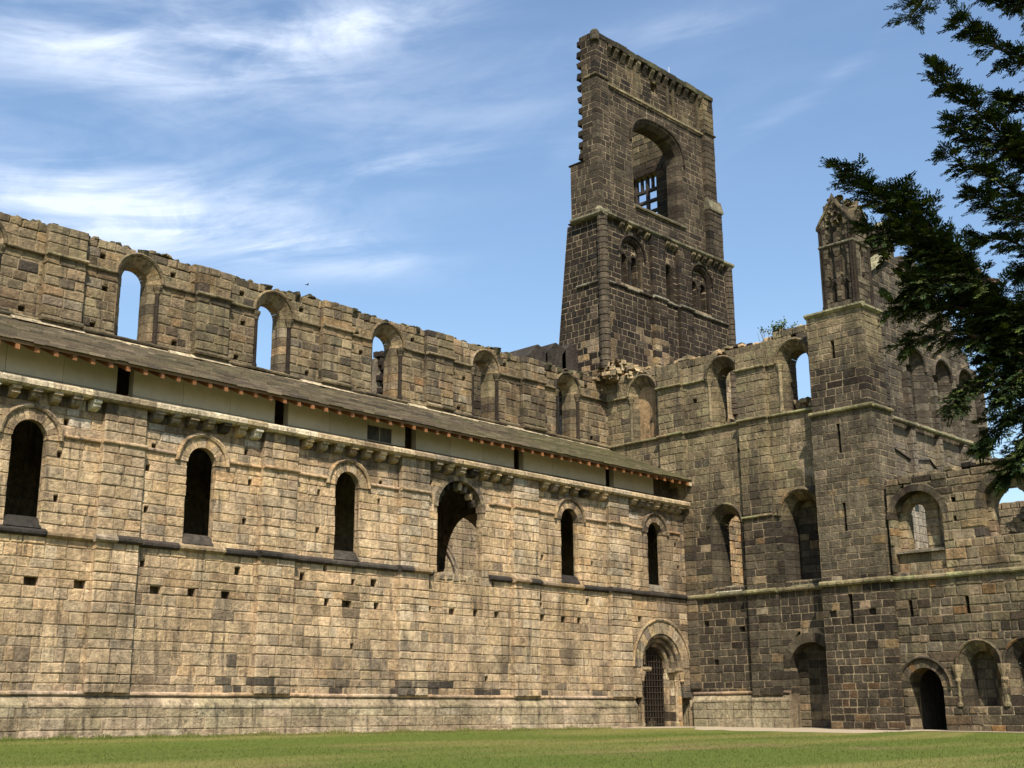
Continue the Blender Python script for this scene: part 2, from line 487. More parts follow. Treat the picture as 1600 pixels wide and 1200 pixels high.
def soot_mix(c, t): return lerp(c, (.045, .036, .028), max(0.0, min(.88, t)))
def col_aisle(u, v):
    low = max(max(0.0, min(1.0, (4.7 - v) / 2.2)) * (.62 + .9 * fbm(u, v, .45, 3)), 1.1 * fbm(u, v, .55, 17))
    if v < 1.1: low = .22
    if 1.1 < v < 1.6 and fbm(u, 0, .55, 9) > .08 and rng.random() < .5: return lerp(pick(BLACK), pick(GREY), rng.random() * .6)
    c = lerp(lerp(pick(TAN), (.43, .31, .175), .45), lerp(pick(GREY), (.29, .22, .14), .4), max(0, min(1, low * rng.uniform(.3, 1.5))))
    st = .55 * fbm(u * 1.5, v, .9, 13) + .25 * fbm(u, v, 2.2, 4)
    c = soot_mix(c, st * (1.15 if v < 4.6 else .7) if st > 0 else 0)
    if rng.random() < (.06 if v < 4.4 else .012): c = soot_mix(c, rng.uniform(.25, .6))
    if v > 7.75: c = soot_mix(c, 1.0 * fbm(u, v, 1.4, 5) + (v - 7.95) * .95 + jit(.15))
    if v > 8.1 and rng.random() < .10: c = lerp(c, (.5, .45, .36), .5)
    if u > -4.6: c = soot_mix(c, (u + 4.8) / 6.5 * rng.uniform(.3, 1.25))
    return (c[0] * 1.13, c[1] * 1.115, c[2] * 1.13)
def col_clere(u, v):
    c = lerp(pick(OLIVE), tuple(x * .72 for x in pick(TAN)), max(0, min(1, .45 + 1.1 * fbm(u, v, .6, 11) + jit(.35))))
    d = .75 * fbm(u * 1.6, v * .8, .9, 2) + .6 * fbm(u, v, 2.4, 6) + (.12 if v < 14 else .04) + (.10 if u > -9 else 0)
    c = soot_mix(c, d * 1.1)
    if rng.random() < .10: c = soot_mix(c, rng.uniform(.4, .8))
    return tuple(x * .86 for x in c)
def col_transept(u, v):
    t = max(0.0, min(1.0, (v - 7.0) / 3.2)) + .30 * fbm(u, v, .6, 6)
    c = lerp(pick(SOOT), pick(OLIVE), max(0, min(1, t + jit(.22))))
    if v < 1.05: c = pick(GREY)
    if v < 7: c = lerp(c, (.135, .112, .075), rng.random() * .55)
    if rng.random() < .02 and v < 9: c = lerp(c, (.36, .22, .09), .3)
    c = soot_mix(c, .95 * fbm(u, v * .5, 1.2, 21) + .05)
    if rng.random() < .06: c = lerp(c, tuple(x * .7 for x in pick(TAN)), .6)
    if u < .7 and v < 9: c = lerp(c, pick(TAN), rng.uniform(0, .45) * (1 - max(0, u) / .7))
    return c
def col_turret(u, v):
    p = rng.random()
    if rng.random() < .05: return tuple(x * .5 for x in pick(TAN))
    if v > 12.6: return lerp(pick(OLIVE), pick(SOOT), max(0, min(1, (14.6 - v) / 1.6 + jit(.3))))
    if 5.3 < v < 11.5: return lerp(pick(SOOT), (.175, .143, .092), rng.uniform(.25, .8))
    if v < 2.4 and p < .4: return lerp(pick(SOOT), (.20, .115, .055), rng.random() * .5)
    return lerp(pick(SOOT), (.125, .10, .066), rng.random() * .55)
def col_tower(u, v):
    if v < 17.6 and u > 7.2: return lerp(pick(TAN), pick(OLIVE), rng.random())
    if v < 19: 
        t = 1.6 * (fbm(u, v, .55, 4) - .12)
        if t > 0 and rng.random() < .6: return lerp(pick(SOOT), tuple(x * .75 for x in pick(TAN)), min(1, t + .2))
    if v > 30.4: return lerp(pick(SOOT), pick(OLIVE), max(0, min(.7, fbm(u, v * .5, 1.1, 6) + .1)))
    if v > 23.5: return lerp(pick(SOOT), (.125, .098, .066), rng.random() * .6)
    return pick(SOOT)
def col_gable(u, v):
    if v < 11.4: return lerp((.15, .125, .10), pick(OLIVE), rng.uniform(.1, .6))
    return lerp(pick(SOOT), (.16, .135, .10), rng.uniform(.1, .8))
def col_range(u, v):
    t = .32 + .75 * fbm(u, v, .5, 8) + (.34 if 5.3 < v < 8 else 0) + jit(.25)
    if v < 5 and rng.random() < .035: return lerp(pick(SOOT), (.36, .20, .075), rng.uniform(.2, .65))
    warm = pick(OLIVE) if rng.random() < .6 else tuple(x * .68 for x in pick(TAN))
    return lerp(lerp(pick(SOOT), (.12, .098, .065), rng.random() * .6), warm, max(0, min(1, t)))
def col_pale(u, v): return tuple(x * .85 for x in pick([(3, (.385, .30, .19)), (2, (.34, .265, .165)), (1, (.42, .335, .22))]))

MORT_TAN = (.30, .22, .13)
MORT_PALE = (.255, .195, .122)
MORT_DARK = (.25, .19, .115)

FA = Frame((0, 0, 0), (1, 0, 0))            # south-facing nave aisle wall, u = x
FB = Frame((0, 0, 0), (0, -1, 0))           # west-facing transept wall, u = -y
BAY = 5.27
# ================================================================== the setting: ground, path
def sheet(name, xs, ys, zf, mat, kind='structure'):
    vs = [(x, y, zf(x, y)) for y in ys for x in xs]
    n = len(xs)
    fs = [(j * n + i, j * n + i + 1, (j + 1) * n + i + 1, (j + 1) * n + i) for j in range(len(ys) - 1) for i in range(n - 1)]
    me = bpy.data.meshes.new(name); me.from_pydata(vs, [], fs); me.materials.append(mat)
    me.polygons.foreach_set('use_smooth', [True] * len(fs))
    o = bpy.data.objects.new(name, me); COL.objects.link(o); o['kind'] = kind
    return o

def lawn_material():
    m, b = new_mat('mown_lawn')
    pos = b.n('ShaderNodeNewGeometry').outputs['Position']
    rot = b.n('ShaderNodeMapping', ins={'Vector': pos, 'Rotation': (0, 0, math.radians(38)), 'Scale': (.10, .75, 1)}).outputs[0]
    stripe = b.ramp(b.noise(rot, .55, 3, .5), .40, .62)
    patch = b.noise(pos, .22, 4, .6)
    fine = b.noise(pos, 9, 5, .7)
    c = b.mix(stripe, (.094, .120, .024), (.172, .160, .050))
    c = b.mix(b.ramp(patch, .55, .75), c, (.17, .13, .06))
    k = b.math('ADD', b.math('MULTIPLY', fine, .9), .5)
    c = b.mix(1.0, c, b.n('ShaderNodeCombineColor', ins={0: k, 1: k, 2: k}).outputs[0], 'MULTIPLY')
    bp = b.n('ShaderNodeBump', ins={'Strength': .6, 'Distance': .05, 'Height': b.noise(pos, 30, 4, .7)})
    bs = b.n('ShaderNodeBsdfPrincipled', ins={'Base Color': c, 'Roughness': .95, 'Normal': bp.outputs[0]})
    bs.inputs['Specular IOR Level'].default_value = .1
    b.n('ShaderNodeOutputMaterial', ins={'Surface': bs.outputs[0]})
    return m
def gravel_material():
    m, b = new_mat('pale_gravel')
    pos = b.n('ShaderNodeNewGeometry').outputs['Position']
    k = b.noise(pos, 18, 6, .7)
    c = b.mix(k, (.24, .19, .125), (.42, .345, .24))
    bp = b.n('ShaderNodeBump', ins={'Strength': .6, 'Distance': .03, 'Height': b.noise(pos, 40, 4, .7)})
    bs = b.n('ShaderNodeBsdfPrincipled', ins={'Base Color': c, 'Roughness': .95, 'Normal': bp.outputs[0]})
    b.n('ShaderNodeOutputMaterial', ins={'Surface': bs.outputs[0]})
    return m
M_LAWN, M_GRAVEL = lawn_material(), gravel_material()
def lin(a, c, n): return [a + (c - a) * i / n for i in range(n + 1)]
gx = [-900, -400, -200, -120] + lin(-80, 12, 92) + [40, 100, 300, 900]
gy = [-900, -400, -200, -100] + lin(-60, 20, 80) + [60, 150, 400, 900]
sheet('lawn', gx, gy, ground_z, M_LAWN)
# gravel path along the foot of the walls; its free edge wanders a little
def path_mesh():
    pts = []                                  # (wall point, lawn point)
    for i in range(0, 70):
        x = -36 + i * .5
        w_ = .62 + .10 * fbm(x, 0, .8, 2) + max(0, (x + 7) / 7) * .8
        pts.append(((x, .05), (x, -w_)))
    for i in range(0, 42):
        y = -1.8 - i * .4
        w_ = 1.75 + .16 * fbm(0, y, .9, 4) - (max(0, -y - 8.3) * .55 if y < -8.3 else 0)
        w_ = max(w_, .72)
        pts.append(((.4, y), (-w_ - (.0 if y < -2.4 else .6), y)))
    vs, fs = [], []
    for (a, c) in pts:
        for t in (0, .5, 1):
            x = a[0] + (c[0] - a[0]) * t; y = a[1] + (c[1] - a[1]) * t
            vs.append((x, y, ground_z(x, y) + .012 - .006 * t))
    for i in range(len(pts) - 1):
        for k in range(2): fs.append((3 * i + k, 3 * i + k + 1, 3 * i + k + 4, 3 * i + k + 3))
    me = bpy.data.meshes.new('gravel_path'); me.from_pydata(vs, [], fs); me.materials.append(M_GRAVEL)
    o = bpy.data.objects.new('gravel_path', me); COL.objects.link(o); o['kind'] = 'structure'
path_mesh()

# ================================================================== south aisle of the nave
A = Thing('south_aisle', 'tan ashlar aisle wall with round-headed windows under a lean-to slate roof', 'church aisle', (-17, 0, 0))
XW = -35.6
PIL_A = [(-36.9, -35.7), (-31.65, -30.4), (-26.4, -25.12), (-21.2, -19.93), (-15.76, -14.5), (-10.45, -9.13), (-5.13, -3.9)]
WIN_A = [-33.55, -28.36, -23.2, -17.85, -7.25, -2.05]
ops_A = [Opening(x, 5.23, 7.56, .47, re=.31, depth=.2, hood=.13, vous=13) for x in WIN_A]
w4 = Opening(-12.92, 5.12, 7.36, 1.05, 1.0, re=.17, depth=.3, vous=15, ring_col=lambda: lerp(pick(GREY), pick(SOOT), rng.random() * .75))
door = Opening(-1.86, -.2, 2.27, 1.3, 1.32, re=.5, depth=.5, vous=15, ring_col=lambda: pick(rng.choice([GREY, TAN, GREY])))
ops_A += [w4, door]
HOLES = [(-27.39, 8.04), (-27.51, 7.24), (-27.51, 6.08), (-24.77, 8.01), (-24.91, 7.21), (-24.88, 6.06), (-21.72, 8.03), (-21.54, 7.14), (-21.66, 6.11), (-18.99, 7.18), (-18.99, 6.15), (-16.49, 8.0), (-16.56, 7.42), (-14.3, 8.15), (-9.0, 7.51), (-8.78, 5.98), (-5.99, 5.99), (-3.67, 5.94), (-.68, 7.27), (-.53, 6.31), (-18.65, 4.86), (-17.54, 4.8), (-17.52, 2.77), (-11.65, 1.8), (-24.88, 4.47), (-11.33, 4.85), (-8.89, 4.3)]
BEAMS = [(-27.98, 3.86, .22), (-26.65, 3.92, .2), (-24.42, 3.83, .17), (-23.3, 3.79, .16), (-22.18, 3.82, .16), (-21.82, 4.62, .12), (-19.51, 4.6, .12), (-16.7, 4.62, .14), (-18.55, 3.79, .13), (-17.76, 3.8, .22), (-16.57, 3.78, .13), (-15.28, 3.85, .14), (-14.35, 3.82, .13), (-13.28, 3.83, .14), (-12.17, 3.87, .14), (-11.15, 3.88, .15), (-9.79, 3.85, .1), (-8.86, 3.81, .14), (-7.68, 3.86, .14), (-6.79, 3.81, .13), (-8.94, 4.72, .09), (-6.3, 4.6, .12), (-3.17, 4.08, .12), (-3.94, 4.61, .1)]
def hole(u, v, hw, hh, d): return Opening(u, v - hh, v + hh, hw, rect=True, depth=.12, blind=d)
ops_A += [hole(u, v, .062, .08, .3) for u, v in HOLES] + [hole(u, v, h * rng.uniform(.7, 1.0), .115, .35) for u, v, h in BEAMS]
zA = make_courses(1.1, 8.82, .20, .385, breaks=[5.1, 7.72])
masonry(A, FA, zA, XW, 0.0, ops_A, col_aisle, MORT_TAN, ruin=.002, thick=.24, j=.011, ch=.02, joint=.015, core_w=-.008, proud=(.004, .026), wlo=.3, whi=.66)
for (a, c) in PIL_A[1:]:
    pale_k = .45 if a > -16 else .12
    cpil = lambda u, v, k=pale_k: lerp(col_aisle(u, v), (.52, .45, .33), k * rng.random() * (1 if v > 5.2 else .5)) if rng.random() < .8 else col_aisle(u, v)
    masonry(A, FA.off(.2), zA, a, c, [], cpil, MORT_TAN, depth=.24, core=False, wlo=.3, whi=.62, proud=(.0, .03))
    A.mesh('pilaster_core', [(*box(FA, a + .03, c - .03, 1.1, 8.8, -.02, .18), MORT_TAN)], M_STONE)
# plinth: stepped footing, sloping weathering, roll
for (a, c) in ((XW, -3.72), (-.06, 0.0)):
    zp = [-.25, .17, .48, .74]
    masonry(A, FA.off(.2), zp, a, c, [], col_pale, MORT_TAN, wlo=.6, whi=1.2, depth=.25, thick=.3, proud=(.0, .02), joint=.012)
    course_mould(A, FA, a, c, [(.74, -.05), (.74, .225), (.80, .225), (1.02, .07), (1.02, -.05)], lambda u: col_pale(u, 1), 'plinth_weathering', 1.3)
    if c < -1:
        course_mould(A, FA, a, c, roll(1.02, 1.15, .14), lambda u: lerp(pick(TAN), (.45, .30, .2), .4), 'plinth_roll', 1.5)
# dark string course under the windows, thin one at the springing
def split_by(spans, cuts):
    res = []
    for a, c in spans:
        seg = [(a, c)]
        for x0, x1 in cuts:
            seg = [p for s0, s1 in seg for p in ((s0, min(s1, x0)), (max(s0, x1), s1)) if p[1] - p[0] > .05]
        res += seg
    return res
def blackish(u): return pick(BLACK) if rng.random() < .85 else lerp(pick(TAN), pick(SOOT), .4)
main = split_by([(XW, 0.0)], PIL_A + [(-14.2, -11.55)])
for a, c in main: course_mould(A, FA, a, c, [(5.0, -.04), (5.0, .06), (5.06, .15), (5.13, .15), (5.22, .02), (5.22, -.04)], blackish, ln=1.2)
for a, c in PIL_A[1:]: course_mould(A, FA.off(.2), a - .04, c + .04, [(5.0, -.2), (5.0, .05), (5.06, .14), (5.13, .14), (5.22, .02), (5.22, -.2)], blackish, ln=.8)
thin = split_by([(XW, -.4)], PIL_A + [(x - .88, x + .88) for x in WIN_A] + [(-14.3, -11.55)])
for a, c in thin: course_mould(A, FA, a, c, roll(7.66, 7.78, .10), lambda u: lerp(pick(TAN), (.36, .22, .14), .35), ln=1.0)
for a, c in PIL_A[1:]: course_mould(A, FA.off(.2), a - .02, c + .02, roll(7.66, 7.78, .09, 0.0), lambda u: lerp(pick(TAN), (.36, .22, .14), .25), ln=.8)
# window sills
for x in WIN_A:
    vs, fs = prism(FA, [(5.22, .07), (5.22, -.36), (5.56, -.36), (5.50, -.12)], 'u', x - .50, x + .50)
    A.mesh('window_sill', [(vs, fs, pick(BLACK) if x < -3 else (.18, .15, .11))], M_STONE)
# broken sill and torn cusps of the wide window
for i in range(7):
    u = -13.9 + i * .32
    vs, fs = stone_geo(FA, [(u, 4.9 + jit(.05)), (u + .3, 4.9 + jit(.03)), (u + .3, 5.12 + jit(.06)), (u, 5.12 + jit(.06))], .03 + jit(.03), -.7, .04, .02)
    A.add_stone(vs, fs, pick(GREY))
for i, t in enumerate((22, 40, 62, 80, 98, 118, 140, 158)):
    t = math.radians(t); r = 1.0
    cu, cv = -12.92 + r * math.cos(t), 7.36 + .96 * math.sin(t)
    s_ = rng.uniform(.09, .15)
    pr = [(s_ * (.55 + .45 * k), 0) for k in range(1)]
    vs = []
    for w_ in (-.15, -.42):
        for k in range(6):
            a = 2 * math.pi * k / 6
            vs.append(FA.p(cu + s_ * math.cos(a) * .8 - .10 * math.cos(t), cv + s_ * math.sin(a) * 1.15 - .10 * math.sin(t), w_ + jit(.03)))
    fs = [tuple(range(6)), tuple(range(11, 5, -1))] + [((k + 1) % 6, k, 6 + k, 6 + (k + 1) % 6) for k in range(6)]
    A.mesh('broken_cusp', [(vs, fs, pick(GREY) if i in (1, 2, 3) else pick(SOOT))], M_STONE)
# corbel table
bays = [(PIL_A[i][1], PIL_A[i + 1][0]) for i in range(1, len(PIL_A) - 1)] + [(-3.9, -.35)]
for bi, (a, c) in enumerate(bays):
    for k in range(7):
        u = a + (c - a) * (k + .55) / 7.1
        new = (bi <= 1 and rng.random() < .35)
        colr = (.56, .50, .38) if new else lerp(pick(TAN), pick(GREY), rng.random())
        if bi >= 1 and rng.random() < .15: colr = pick(SOOT)
        hw = .125 + jit(.015)
        poly = [(8.80, -.05), (8.80, .35), (8.72, .36), (8.68, .27), (8.62, .29), (8.56, .22), (8.52, .06), (8.52, -.05)]
        vs, fs = prism(FA, [(v + jit(.01), w_ + (jit(.018) if w_ > 0 else 0)) for v, w_ in poly], 'u', u - hw, u + hw)
        A.mesh('corbel', [(vs, fs, colr)], M_STONE)
# cornice over the corbels
def cornice_col(u):
    if u < -28 or (-24.6 < u < -19.6): return (.56, .46, .31) if rng.random() < .85 else pick(GREY)
    return lerp(pick(TAN), (.5, .4, .26), .4) if rng.random() < .75 else pick(GREY)
course_mould(A, FA, XW, -.12, [(8.80, -.3), (8.80, .36), (8.86, .44), (8.97, .44), (9.03, .38), (9.07, -.62)], cornice_col, 'cornice_block', .95, .01)
# attic wall of pale blockwork, with dark slots
SLOTS = [-30.8, -25.49, -20.12, -14.75, -9.4, -4.12]
zat = [9.0, 9.34, 10.24]
uu = XW
edges = [XW] + [x for s_ in SLOTS for x in (s_ - .25, s_ + .25)] + [0.0]
YE = -.5
def slate_z(y): return 9.93 + (y - YE) * (11.9 - 9.93) / (4.0 - YE)
for i in range(0, len(edges), 2):
    a, c = edges[i], edges[i + 1]
    n = max(1, round((c - a) / 1.5))
    for r in range(2):
        for k in range(n):
            u0 = a + (c - a) * k / n; u1 = a + (c - a) * (k + 1) / n
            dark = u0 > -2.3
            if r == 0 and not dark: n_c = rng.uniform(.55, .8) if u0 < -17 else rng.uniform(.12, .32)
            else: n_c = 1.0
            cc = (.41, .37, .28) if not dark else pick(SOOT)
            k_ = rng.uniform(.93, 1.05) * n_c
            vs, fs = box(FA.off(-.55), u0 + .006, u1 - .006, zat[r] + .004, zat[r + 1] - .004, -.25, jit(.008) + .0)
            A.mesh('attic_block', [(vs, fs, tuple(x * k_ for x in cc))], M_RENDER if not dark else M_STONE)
for s_ in SLOTS:
    vs, fs = box(FA.off(-.55), s_ - .25, s_ + .25, 9.0, 9.12, -.2, .03)
    A.mesh('slot_sill', [(vs, fs, pick(GREY))], M_STONE)
for k in range(2):
    vs, fs = box(FA, -16.65 + k * .53, -16.15 + k * .53, 9.36, 9.85, -.6, -.535)
    A.mesh('vent_panel', [(vs, fs, (.075, .075, .07))], M_STONE)
# lean-to roof
rv, rf_ = [], []
FY = Frame((0, 0, 0), (0, -1, 0))
def roof_slab(x0, x1):
    vs = []
    for x in (x0, x1):
        for (y, dz) in ((YE + .05, -.09), (4.02, -.09), (4.02, 0), (YE + .05, 0)): vs.append(Vector((x, y, slate_z(y) + dz)))
    return vs, [(0, 1, 2, 3), (7, 6, 5, 4), (0, 4, 5, 1), (1, 5, 6, 2), (2, 6, 7, 3), (3, 7, 4, 0)]
roof = A.mesh('roof', [(*roof_slab(XW, -.005), (.16, .10, .05))], M_WOOD)
sl_parts = []
NR = 18
for r in range(NR):
    y0 = YE - .03 + (4.03 - YE) * r / NR; y1 = y0 + (4.03 - YE) / NR + .10
    x = XW - rng.random() * .3; rowk = rng.uniform(.72, 1.25)
    while x < -.03:
        w_ = rng.uniform(.28, .62); x1 = min(x + w_, -.01)
        th = rng.uniform(.025, .065); lift = rng.uniform(0, .03)
        ya = y0 + jit(.025)
        g = max(0, min(1, (x + 16) / 14))
        base = pick([(3, (.125, .098, .066)), (2, (.10, .08, .055)), (1, (.165, .13, .088)), (1, (.07, .058, .043))])
        base = lerp(base, (.11, .105, .045), max(0, g * rng.uniform(.2, .75) + .06 + .3 * fbm(x, y0, .6, 4)))
        base = tuple(c_ * rowk for c_ in base)
        vs = []
        for xx in (x + .006, x1 - .006):
            for (y, dz) in ((ya, .004 + lift), (y1, .004), (y1, .012), (ya, th + lift + .02)): vs.append(Vector((xx, y, slate_z(y) + dz)))
        sl_parts.append((vs, [(0, 1, 2, 3), (7, 6, 5, 4), (0, 4, 5, 1), (2, 6, 7, 3), (3, 7, 4, 0)], base))
        x = x1
A.mesh('roof_slate', sl_parts, M_SLATE, parent=roof, kind='stuff')
x = XW + .2
while x < -.1:
    vs = []
    hw = .058
    for xx in (x - hw, x + hw):
        for (y, dz) in ((YE + .06 + jit(.03), -.24), (.8, -.24), (.8, -.095), (YE + .06, -.095)): vs.append(Vector((xx, y, slate_z(y) + dz)))
    k_ = rng.uniform(.8, 1.15)
    A.mesh('rafter', [(vs, [(0, 1, 2, 3), (7, 6, 5, 4), (0, 4, 5, 1), (1, 5, 6, 2), (2, 6, 7, 3), (3, 7, 4, 0)], (.19 * k_, .082 * k_, .031 * k_))], M_WOOD, parent=roof)
    x += .525
# verge boarding at the end of the roof, by the transept
vs = []
for xx in (-.16, -.03):
    for (y, dz) in ((YE, -.22), (.02, -.22), (.02, -.09), (YE, -.09)): vs.append(Vector((xx, y, slate_z(y) + dz)))
A.mesh('verge_board', [(vs, [(0, 1, 2, 3), (7, 6, 5, 4), (0, 4, 5, 1), (1, 5, 6, 2), (2, 6, 7, 3), (3, 7, 4, 0)], (.45, .36, .24))], M_WOOD, parent=roof)
# processional doorway: four receding orders, capitals, iron gate
dw = Frame((0, 0, 0), (1, 0, 0))
for k in range(3):
    off, w0 = -.165 * k, -.17 * k - .04
    o = door
    cf = lambda: lerp(pick(GREY), pick(SOOT), rng.random() * .7)
    r0 = off - .165
    ring(A, FA, o, [(r0, w0 - .2), (r0, w0 - .04), (r0 + .045, w0), (r0 + .12, w0 + .02), (r0 + .17, w0 - .02), (r0 + .17, w0 - .2)], 13, 'voussoir', cf)
    for sg in (-1, 1):
        a = o.uc + sg * (o.a + r0 + .17); c = o.uc + sg * (o.a + r0)
        zj = make_courses(-.1, 2.1, .28, .36)
        for v0, v1 in zip(zj, zj[1:]):
            vs, fs = box(FA, min(a, c), max(a, c), v0 + .008, v1 - .008, w0 - .2, w0 - .03, .006)
            A.add_stone(vs, fs, lerp(pick(GREY), pick(rng.choice([TAN, SOOT])), rng.random()))
        if k < 2:
            cx = (a + c) / 2 + sg * .06
            P = FA.p(cx, 0, w0 + .03)
            A.mesh('capital', [(*lathe((P.x, P.y), 'z', [(.075, 1.72), (.10, 1.76), (.085, 1.8), (.15, 2.02), (.16, 2.1)], 8), lerp(pick(GREY), pick(TAN), .5))], M_STONE)
            if k == 1: A.mesh('shaft', [(*lathe((P.x, P.y), 'z', [(.11, .0), (.11, .12), (.07, .2), (.07, 1.72)], 8), pick(GREY))], M_STONE)
for sg in (-1, 1):
    a = door.uc + sg * (door.a + .06); c = door.uc + sg * (door.a - .48)
    vs, fs = prism(FA, [(2.1, -.55), (2.1, .06), (2.17, .11), (2.27, .11), (2.27, -.55)], 'u', min(a, c), max(a, c))
    if sg > 0: vs, fs = prism(FA, [(2.1, -.55), (2.1, -.02), (2.17, .03), (2.27, .03), (2.27, -.55)], 'u', min(a, c), max(a, c))
    A.mesh('abacus', [(vs, fs, pick(GREY))], M_STONE)
ring(A, FA, door, [(.49, -.03), (.49, .07), (.55, .10), (.60, .06), (.60, -.03)], 11, 'hood_mould', lambda: lerp(pick(GREY), pick(TAN), rng.random()), th0=.16, th1=math.pi - .0)
gate = A.mesh('gate', [(*box(FA, -2.66, -1.06, .08, .12, -.62, -.59), (.03, .02, .015))], M_IRON)
for i in range(10):
    u = -2.63 + i * .171
    top_ = 2.27 + math.sqrt(max(0, .80 ** 2 - (u + 1.86) ** 2)) + .02
    vs, fs = box(FA, u - .012, u + .012, .02, top_, -.612, -.585)
    A.mesh('gate_bar', [(vs, fs, (.045, .032, .026))], M_IRON, parent=gate)
for i in range(12):
    z = .35 + i * .24
    h = .80 if z < 2.3 else math.sqrt(max(0, .80 ** 2 - (z - 2.27) ** 2))
    if h < .2: break
    vs, fs = box(FA, -1.86 - h, -1.86 + h, z - .01, z + .01, -.584, -.565)
    A.mesh('gate_rail', [(vs, fs, (.04, .028, .022))], M_IRON, parent=gate)
# loose stones in the joint between wall and lawn
for i in range(330):
    u = rng.uniform(-33, -3.8); s_ = rng.uniform(.04, .13)
    w_ = .24 + rng.random() * .28
    vs, fs = stone_geo(FA, [(u, -.1), (u + s_ * 1.4, -.1), (u + s_ * 1.2, s_ * .7 - .03), (u + .1 * s_, s_ * .7 - .03)], w_, w_ - s_, .02, .015)
    A.add_bulk('footing_rubble', vs, fs, col_pale(0, 0))
# end wall and far corner keep the aisle closed
A.add_bulk('end_wall', *box(FB, -4.0, -.3, -.2, 11.5, 34.8, 35.6), MORT_TAN)
A.finish()

# ================================================================== clerestory of the nave
FC = Frame((0, 4.0, 0), (1, 0, 0))
K = Thing('clerestory_wall', 'ruined grey-brown upper wall with open round-headed windows above the slate roof', 'ruined wall', (-17, 4.6, 0))
PIL_C = [(-31.95, -30.65), (-26.65, -25.35), (-21.4, -20.1), (-16.18, -14.86), (-11.14, -9.74), (-5.75, -4.4)]
WIN_C = [-33.9, -28.68, -23.43, -18.2, -13.0, -7.76, -2.72]
ops_C = [Opening(x, 12.05, 14.14, .47, rf=.26, sd=.26, re=.31, depth=.72, hood=.12, vous=13, ring_col=lambda: lerp(pick(OLIVE), pick(TAN), rng.random() * .5)) for x in WIN_C]
for (x, y) in [(-26.0 + 1.9 * 0, 0)]: pass
for i, x in enumerate(WIN_C):
    for du, dv in ((-1.35, 14.55), (-1.2, 13.75), (1.25, 14.6), (1.5, 12.45), (-1.4, 12.4)):
        if rng.random() < .7: ops_C.append(hole(x + du + jit(.1), dv + jit(.08), .085, .09, .3))
def top_C(u): return 15.16 + .10 * fbm(u, 0, 1.3, 3) + .10 * fbm(u, 5, 4.1, 1)
zC = make_courses(11.6, 15.45, .25, .36, breaks=[14.15])
masonry(K, FC, zC, XW, .3, ops_C, col_clere, MORT_DARK, wlo=.3, whi=.62, joint=.03, proud=(.002, .035), ch=.026, j=.016, thick=.74, top=top_C, ruin=.006)
for (a, c) in PIL_C:
    masonry(K, FC.off(.24), zC, a, c, [], col_clere, MORT_DARK, wlo=.3, whi=.62, joint=.024, depth=.28, core=False, j=.014, ch=.026, proud=(0, .03), top=lambda u: top_C(u) - .05)
    K.mesh('pilaster_core', [(*box(FC, a + .03, c - .03, 11.6, 14.9, -.02, .22), MORT_DARK)], M_STONE)
cuts = [(x - .86, x + .86) for x in WIN_C]
for a, c in split_by([(XW, .2)], PIL_C + cuts): course_mould(K, FC, a, c, roll(14.08, 14.2, .12), lambda u: lerp(pick(OLIVE), pick(SOOT), rng.random() * .6), ln=.9)
for a, c in PIL_C: course_mould(K, FC.off(.24), a - .03, c + .03, roll(14.08, 14.2, .12), lambda u: pick(OLIVE), ln=.8)
# foot ledge above the roof, pale lime fillet
for a, c in split_by([(XW, -.05)], PIL_C): course_mould(K, FC, a, c, [(11.98, -.05), (11.98, .16), (12.03, .18), (12.12, .02), (12.12, -.05)], lambda u: lerp(pick(OLIVE), pick(SOOT), rng.random()), 'ledge', .8)
for a, c in split_by([(XW, -.1)], [(x0 - .9, x1 + .1) for x0, x1 in PIL_C]):
    course_mould(K, FC, a, c, [(11.84, -.02), (11.84, .24), (11.94, .14), (11.94, -.02)], lambda u: lerp((.46, .37, .24), pick(OLIVE), rng.random() * .8), 'lime_fillet', .8)
for a, c in PIL_C:
    course_mould(K, FC.off(.24), a - .03, c + .03, [(12.02, -.2), (12.02, .12), (12.08, .14), (12.17, .02), (12.17, -.2)], lambda u: lerp(pick(OLIVE), pick(SOOT), rng.random()), 'ledge', .8)
    course_mould(K, FC, a - .9, c + .1, [(11.84, -.02), (11.84, .36), (11.98, .2), (11.98, -.02)], lambda u: (.46, .37, .24), 'lime_fillet', .9)
for x in WIN_C:
    for sg in (-1, 1):
        P = FC.p(x + sg * .70, 0, -.02)
        if sg < 0 and rng.random() < .5: continue
        cc = pick(SOOT)
        K.mesh('nook_shaft', [(*lathe((P.x, P.y), 'z', [(.10, 12.1), (.10, 12.2), (.075, 12.26), (.075, 13.82)], 8), cc)], M_STONE)
        K.mesh('capital', [(*lathe((P.x, P.y), 'z', [(.08, 13.8), (.10, 13.84), (.09, 13.88), (.15, 14.02), (.16, 14.1)], 8), lerp(cc, pick(OLIVE), .5))], M_STONE)
    # rubble on the broken sill
    for i in range(9):
        u = x - .45 + i * .1
        vs, fs = stone_geo(FC, [(u, 12.0), (u + .12, 12.0), (u + .11, 12.14 + rng.random() * .1), (u + .02, 12.12 + rng.random() * .1)], -.3 - rng.random() * .3, -.9, .03, .02)
        K.add_bulk('sill_rubble', vs, fs, lerp(pick(OLIVE), pick(TAN), .3))
